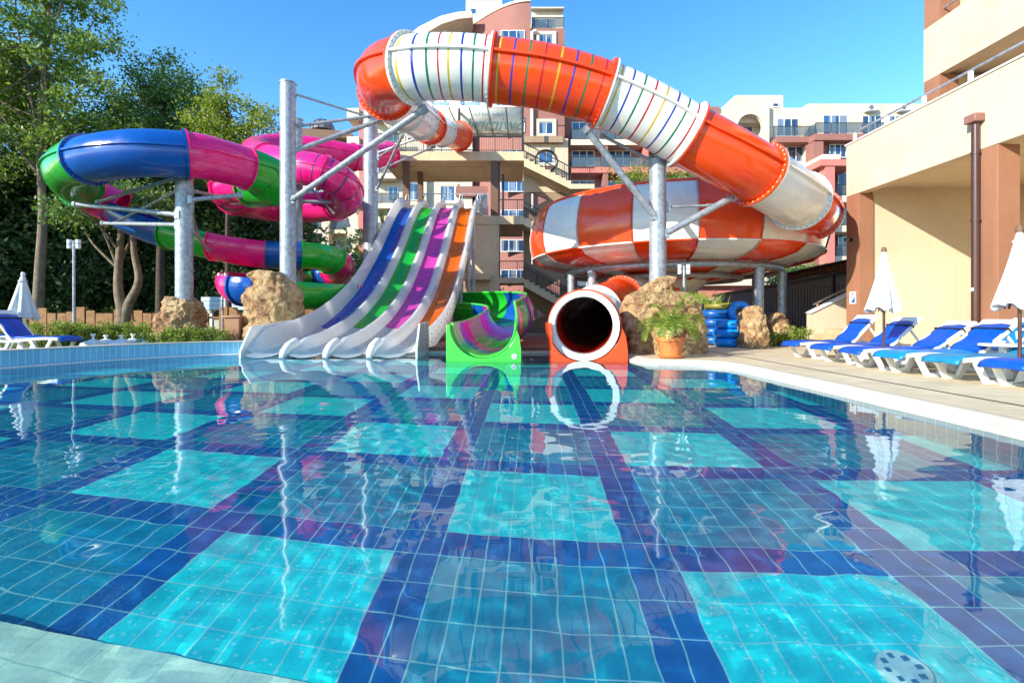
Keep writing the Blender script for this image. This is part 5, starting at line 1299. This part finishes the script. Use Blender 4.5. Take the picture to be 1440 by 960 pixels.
for k in range(4): raft(XU(1006,yb+.9), yb+.9, .27+k*.27, .42, .135, RAFTSHADE, ['darker blue ring at the bottom of the shaded left stack', 'darker blue ring second from the bottom of the shaded left stack', 'darker blue ring third from the bottom of the shaded left stack', 'darker blue ring on top of the shaded left stack'][k])
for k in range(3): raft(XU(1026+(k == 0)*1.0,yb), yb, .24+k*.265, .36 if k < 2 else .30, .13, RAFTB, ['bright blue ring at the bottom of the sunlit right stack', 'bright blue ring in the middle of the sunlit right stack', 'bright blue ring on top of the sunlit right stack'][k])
raft(XU(1014,yb+.8), yb+.9, 1.33, .38, .10, RAFTO, 'olive green ring lying on the shaded stack')
raft(XU(1041,yb+.3), yb+.3, 1.12, .26, .11, RAFTB, 'blue ring standing upright against the narrow rock', tilt=math.pi/2-.2)

# ------------------------------------------------------------------ lamps, bin, parasol bases, fence
def lamp(u, vt, Y, z0, label, heads=3, r=.035, hr=.06, hh=.26):
    x = XU(u, Y); zt = ZV(vt, Y); t = thing('lamp_post', label, 'lamp post', (x, Y, z0), group='slim grey lamp posts')
    mb = MB(); mb.tube((x,Y,z0), (x,Y,zt-.03), r, n=14); mb.lathe([(.09,0),(.09,.02),(0,.02)], (x,Y,z0), 16); obj('pole', mb, GALV, t)
    mb = MB(); mb.bar((x-hr*2.2,Y,zt-.16), (x+hr*2.2,Y,zt-.16), .03, .04); obj('arm', mb, GALV, t)
    for s in ((-1, 0, 1) if heads == 3 else (-1, 1)):
        xx = x+s*hr*2.2; yy = Y+(.12 if s == 0 else 0); mb = MB(); mb.tube((xx,yy,zt-hh), (xx,yy,zt), hr, n=14)
        hd = obj('lamp_head', mb, FRAMEW, t); mb = MB(); mb.lathe([(hr+.004,0),(hr+.004,.03)], (xx,yy,zt-hh*.55), 14); obj('band', mb, GALV, hd)
lamp(104, 337, 14.6, .06, 'tall slim lamp post with cylindrical heads among the left shrubs')
lamp(313, 384, 17, .06, 'thin lamp post beside the brown bin', 2, .03, .05, .3)
lamp(962, 372, 12.8, 1.2, 'short lamp post standing on the golden rock', 2, .035, .05, .24)
bn = thing('wheelie_bin', 'brown plastic wheelie bin beside the tall tan rock', 'bin', (XU(332,14.9), 14.9, .06))
x0, x1 = XU(322,14.9), XU(343,14.9); zb, zt = .06, ZV(447,14.9)
mb = MB(); mb.add([(x0+.05,14.7,zb),(x1-.05,14.7,zb),(x1-.05,15.1,zb),(x0+.05,15.1,zb),(x0,14.65,zt),(x1,14.65,zt),(x1,15.15,zt),(x0,15.15,zt)], [(0,3,2,1),(4,5,6,7),(0,1,5,4),(1,2,6,5),(2,3,7,6),(3,0,4,7)]); obj('bin_body', mb, BIN, bn, bevel=.02)
mb = MB(); mb.box(x0-.04, x1+.04, 14.6, 15.2, zt+.003, zt+.07); obj('lid', mb, BIN, bn, bevel=.025)
for k, (u, v) in enumerate(((131,474),(149,477),(171,477),(187,474),(201,475),(214,475),(228,475),(239,478))):
    Yb = 13.2+.16*k+.2*(k % 2); x = XU(u, Yb); z = .345-.06
    lab = ['white parasol base nearest the left lounger, with a tall stub', 'white parasol base second from the left lounger', 'white parasol base third from the left lounger', 'white parasol base in the middle of the row, fourth from the lounger', 'white parasol base fifth from the left lounger', 'white parasol base sixth from the left lounger', 'white parasol base seventh from the left lounger', 'white parasol base farthest from the left lounger, a low stub'][k]
    t = thing('parasol_base', lab, 'parasol base', (x, Yb, .06), group='white parasol bases lying behind the pool wall')
    mb = MB(); mb.lathe([(0,0),(.27,0),(.28,.2),(.26,.25),(.12,.31),(.04,.34)], (x,Yb,.06), 24); obj('foot', mb, PLAST, t)
    mb = MB(); zt = max(.5, ZV(v-5,Yb)); mb.lathe([(.03,.2),(.03,zt-.06-.05),(.055,zt-.06-.045),(.055,zt-.06),(0,zt-.06)], (x,Yb,.06), 14); obj('socket', mb, PLAST, t)
fn = thing('wooden_fence', 'weathered brown wooden fence standing in the shade under the trees', 'fence', (XU(110,24), 24, .06))
mb = MB()
for k in range(44):
    x = -27+k*.46; h = 1.1+.35*random.random()*(k % 5 > 1)
    if random.random() < .12: continue
    mb = MB(); mb.box(x, x+.40, 24+random.uniform(-.04,.04), 24.08, .06, .06+h); obj('board', mb, WOOD, fn, smooth=False)
for z in (.3, .9): mb = MB(); mb.box(-27, -7, 24.1, 24.16, z, z+.1); obj('rail', mb, WOOD, fn, smooth=False)

# ------------------------------------------------------------------ trees and shrubs
def tree(name, label, x, y, trunk, blobs, nleaf, size, lm, bm_, clump=.5, group=None, nlimb=14, r0=.22, extra=None, cl=70):
    """trunk: list of points; blobs: (cx,cy,cz,rx,ry,rz); leaves gather in clumps near the blob shells"""
    t = thing(name, label, 'tree', (x, y, .05), group=group)
    mb = MB(); pts_ = catmull(trunk, 6); n = len(pts_); mb.sweep(pts_, [r0*(1-.75*i/n) for i in range(n)], 12)
    if extra:
        e_ = catmull(extra, 6); mb.sweep(e_, [r0*.85*(1-.7*i/len(e_)) for i in range(len(e_))], 12)
    cs = []; vol = [b_[3]*b_[4]*b_[5] for b_ in blobs]; tot = sum(vol); nc = max(8, nleaf//cl)
    for b_, vv in zip(blobs, vol):
        m = max(3, int(nc*vv/tot)); d = np.random.normal(0, 1, (m, 3)); d /= np.linalg.norm(d, axis=1)[:, None]; rr = np.random.uniform(.35, 1, m)**.5
        cs.append(np.array(b_[:3])+d*rr[:, None]*np.array(b_[3:]))
    cs = np.concatenate(cs)
    obj('trunk', mb, bm_, t)
    mb = MB()
    for k in range(nlimb):
        q = Vector(cs[random.randrange(len(cs))]); i = random.randrange(n//2, n-1); s = pts_[i]
        m1 = s.lerp(q, .5)+Vector((random.uniform(-.3,.3), random.uniform(-.3,.3), random.uniform(.0,.5))); lp_ = catmull([s, m1, q], 5); r_ = r0*.33*(1-.5*i/n)
        mb.sweep(lp_, [r_*(1-.85*j/len(lp_)) for j in range(len(lp_))], 7)
    obj('limbs', mb, bm_, t)
    leafobj('crown', leafcloud(nleaf, cs, size, np.array([clump, clump, clump*.6]), .1), lm, t)
    return t
YT1 = 25.0
def BL(u, v, Y, ru, rv, ry=None): p = P(u, v, Y); s = Y/700; return (p.x, p.y, p.z, ru*s, (ry or ru*s), rv*s)
G = 'tall trees on the left behind the slide'
tree('deciduous_tree', 'tallest light green tree at the left edge with a bare grey trunk', XU(55,YT1), YT1, [P(52,460,YT1), P(56,380,YT1), P(60,300,YT1), P(56,200,YT1), P(62,100,YT1), P(70,10,YT1)],
     [BL(20,40,YT1,85,70), BL(105,30,YT1,58,65), BL(60,130,YT1,95,55), BL(120,150,YT1,50,50), BL(10,190,YT1,70,55), BL(75,-40,YT1,80,50), BL(-40,80,YT1,60,90), BL(95,215,YT1,60,35), BL(0,130,YT1+2,90,70), BL(140,90,YT1,36,40)], 34000, .22, LEAF1, BARK, .36, G, 40, .26, cl=120)
tree('deciduous_tree', 'dense dark green tree behind the blue part of the loop', XU(225,29), 29, [P(225,460,29), P(226,330,29), P(228,230,29), P(232,130,29)],
     [BL(228,115,29,38,38), BL(205,160,29,42,42), BL(255,150,29,46,40), BL(235,215,29,70,45), BL(180,200,29,45,40), BL(292,190,29,26,40)], 30000, .21, LEAF2, BARKD, .40, G, 24, .25, cl=130)
tree('deciduous_tree', 'yellow green airy tree behind the pink part of the loop', XU(320,27), 27, [P(322,460,27), P(320,330,27), P(322,230,27), P(318,130,27)],
     [BL(308,130,27,22,28), BL(330,165,27,30,30), BL(365,185,27,26,36), BL(300,185,27,34,35), BL(340,225,27,55,35)], 14000, .19, LEAF3, BARKD, .34, G, 26, .16, cl=110)
tree('forked_tree', 'pale barked tree forked low into two stems under the loop', XU(172,21), 21, [P(170,470,21), P(172,440,21), P(166,400,21), P(170,330,21), P(176,270,21)],
     [BL(175,285,21,50,26), BL(120,300,21,40,20), BL(215,300,21,34,20)], 5000, .19, LEAF2, BARK, .4, G, 10, .26, extra=[P(174,462,21), P(180,430,21), P(195,395,21), P(188,350,21), P(186,280,21)])
dk = [(-15,250,30,75,150),(60,285,33,70,95),(135,310,34,60,85),(200,300,36,60,100),(260,300,35,60,90),(330,310,36,60,85),(395,330,37,50,85),(100,240,31,55,55),(-50,330,28,55,120),(15,350,31,40,60)]
labs = ['dark conifer filling the far left edge behind the parasol', 'dark conifer just right of the tall light green tree', 'dark conifer behind the tall lamp post', 'dark conifer behind the forked pale tree', 'dark conifer behind the leftmost steel column', 'dark conifer behind the brown bin and pavilion', 'dark conifer behind the tallest steel column', 'dark conifer high up behind the green end of the loop', 'dark conifer partly cut off at the left edge', 'low dark conifer behind the left lounger']
for (u, v, Y, ru, rv), lb_ in zip(dk, labs):
    tree('conifer_tree', lb_, XU(u,Y), Y, [P(u,455,Y), P(u+2,v+rv*.4,Y), P(u,v-rv*.9,Y)], [BL(u,v-rv*.35,Y,ru*.8,rv*.6), BL(u-ru*.3,v+rv*.25,Y,ru*.75,rv*.45), BL(u+ru*.35,v+rv*.3,Y,ru*.7,rv*.45), BL(u,(v+450)/2+15,Y,ru*.8,(450-v)/3)], 13000, .34, LEAFD, BARKD, .6, 'dark conifers under and behind the tall trees', 14, .22)
lo_c = []
for _ in range(1500):
    x = random.uniform(-75, -8); lo_c.append((x, random.uniform(44, 56), random.uniform(.3, 7.5+2.0*math.sin(x*.4))))
leafobj('distant_woods', leafcloud(60000, lo_c, .6, .9), leafmat('distant leaves', (.03, .07, .02), (.09, .16, .05), .2), kind='stuff')
for u, v, Y, r_, lb_ in ((922,255,44,1.9,'light green shrub on the terrace behind the bowl, left of the near column'), (1000,262,44,1.6,'light green shrub on the terrace behind the bowl, right of the near column')):
    t = thing('terrace_shrub', lb_, 'shrub', P(u,v+14,Y)); p = P(u,v,Y); cs = np.array(tuple(p))+np.random.normal(0,1,(40,3))*np.array([r_*.9,.8,.7])
    mb = MB(); mb.box(p.x-r_*1.3, p.x+r_*1.3, Y-.5, Y+1, p.z-2.2, p.z-1.0); obj('planter', mb, CREAM2, t)
    leafobj('foliage', leafcloud(3000, cs, .22, .35), HEDGE, t)
tr_ = tree('leafy_tree', 'leafy tree between the bowl underside and the grey shed', XU(1125,26), 26, [P(1128,440,26), P(1126,400,26)], [BL(1125,392,26,30,16), BL(1100,400,26,22,16), BL(1150,396,26,20,12)], 6000, .17, LEAF2, BARKD, .3, None, 8, .1)

# planting beds
def shrub(name, label, cx, cy, w_, d_, h, n, m, size=.07, group=None, z0=.06):
    t = thing(name, label, 'shrub', (cx, cy, z0), group=group)
    k = max(20, n//35); cs = np.stack([np.random.uniform(cx-w_/2, cx+w_/2, k), np.random.uniform(cy-d_/2, cy+d_/2, k), z0+h*np.random.uniform(.1, 1, k)**.8*(.75+.25*np.random.rand(k))], 1)
    mb = MB()
    for q in cs[:min(50, k)]: mb.tube((q[0]*.7+cx*.3, q[1], z0), tuple(q), .008, .004, 5)
    obj('stems', mb, BARKD, t); leafobj('foliage', leafcloud(n, cs, size, .06, .8, .4), m, t); return t
hx = [(70,13.9),(102,14.3),(135,14.6),(168,14.8),(200,15),(232,13.9),(262,13.9),(292,14.2)]
hl = ['yellow green shrub behind the foot of the left lounger', 'yellow green shrub at the foot of the tall lamp post', 'yellow green shrub just right of the tall lamp post', 'yellow green shrub below the forked tree, left side', 'yellow green shrub between the forked tree and the reddish boulder', 'low shrub in front of the reddish boulder, left half', 'low shrub in front of the reddish boulder, right half', 'low shrub left of the brown bin']
for i, ((u, Y), l_) in enumerate(zip(hx, hl)):
    shrub('hedge_shrub', l_, XU(u,Y), Y, 1.1, .6, ZV(452+3*(i % 2)+(i > 4)*8, Y)-.06, 2600, HEDGE, .075, 'shrubs along the left planting bed')
for u, l_, h in ((1066, 'low bright green shrub in front of the narrow tan rock', .5), (1095, 'low green shrub in front of the dark rock', .42), (1122, 'low bright green shrub beside the entrance stairs', .55)):
    Y = 15.2; shrub('hedge_shrub', l_, XU(u,Y), Y, .55, .4, h, 1200, HEDGE, .075, 'shrubs at the right beside the rocks', .1)
v = blades(9000, -12, 16, .06, 4.5, 1.6, .12, .4, .008); v = v[np.repeat(v[::4, 1] > 12.2, 4)] if False else v
leafobj('lawn_grass', blades(7000, -10.5, 16.0, .06, 3.0, .9, .14, .4, .01), GRASSL, kind='stuff')
leafobj('creeper', leafcloud(500, [tuple(P(722,431,24)+Vector((random.gauss(0,.5), 0, random.gauss(0,.2)))) for _ in range(20)], .12, .12), HEDGE, label='green leafy plant in the lower window opening of the stair tower', cat='plant')
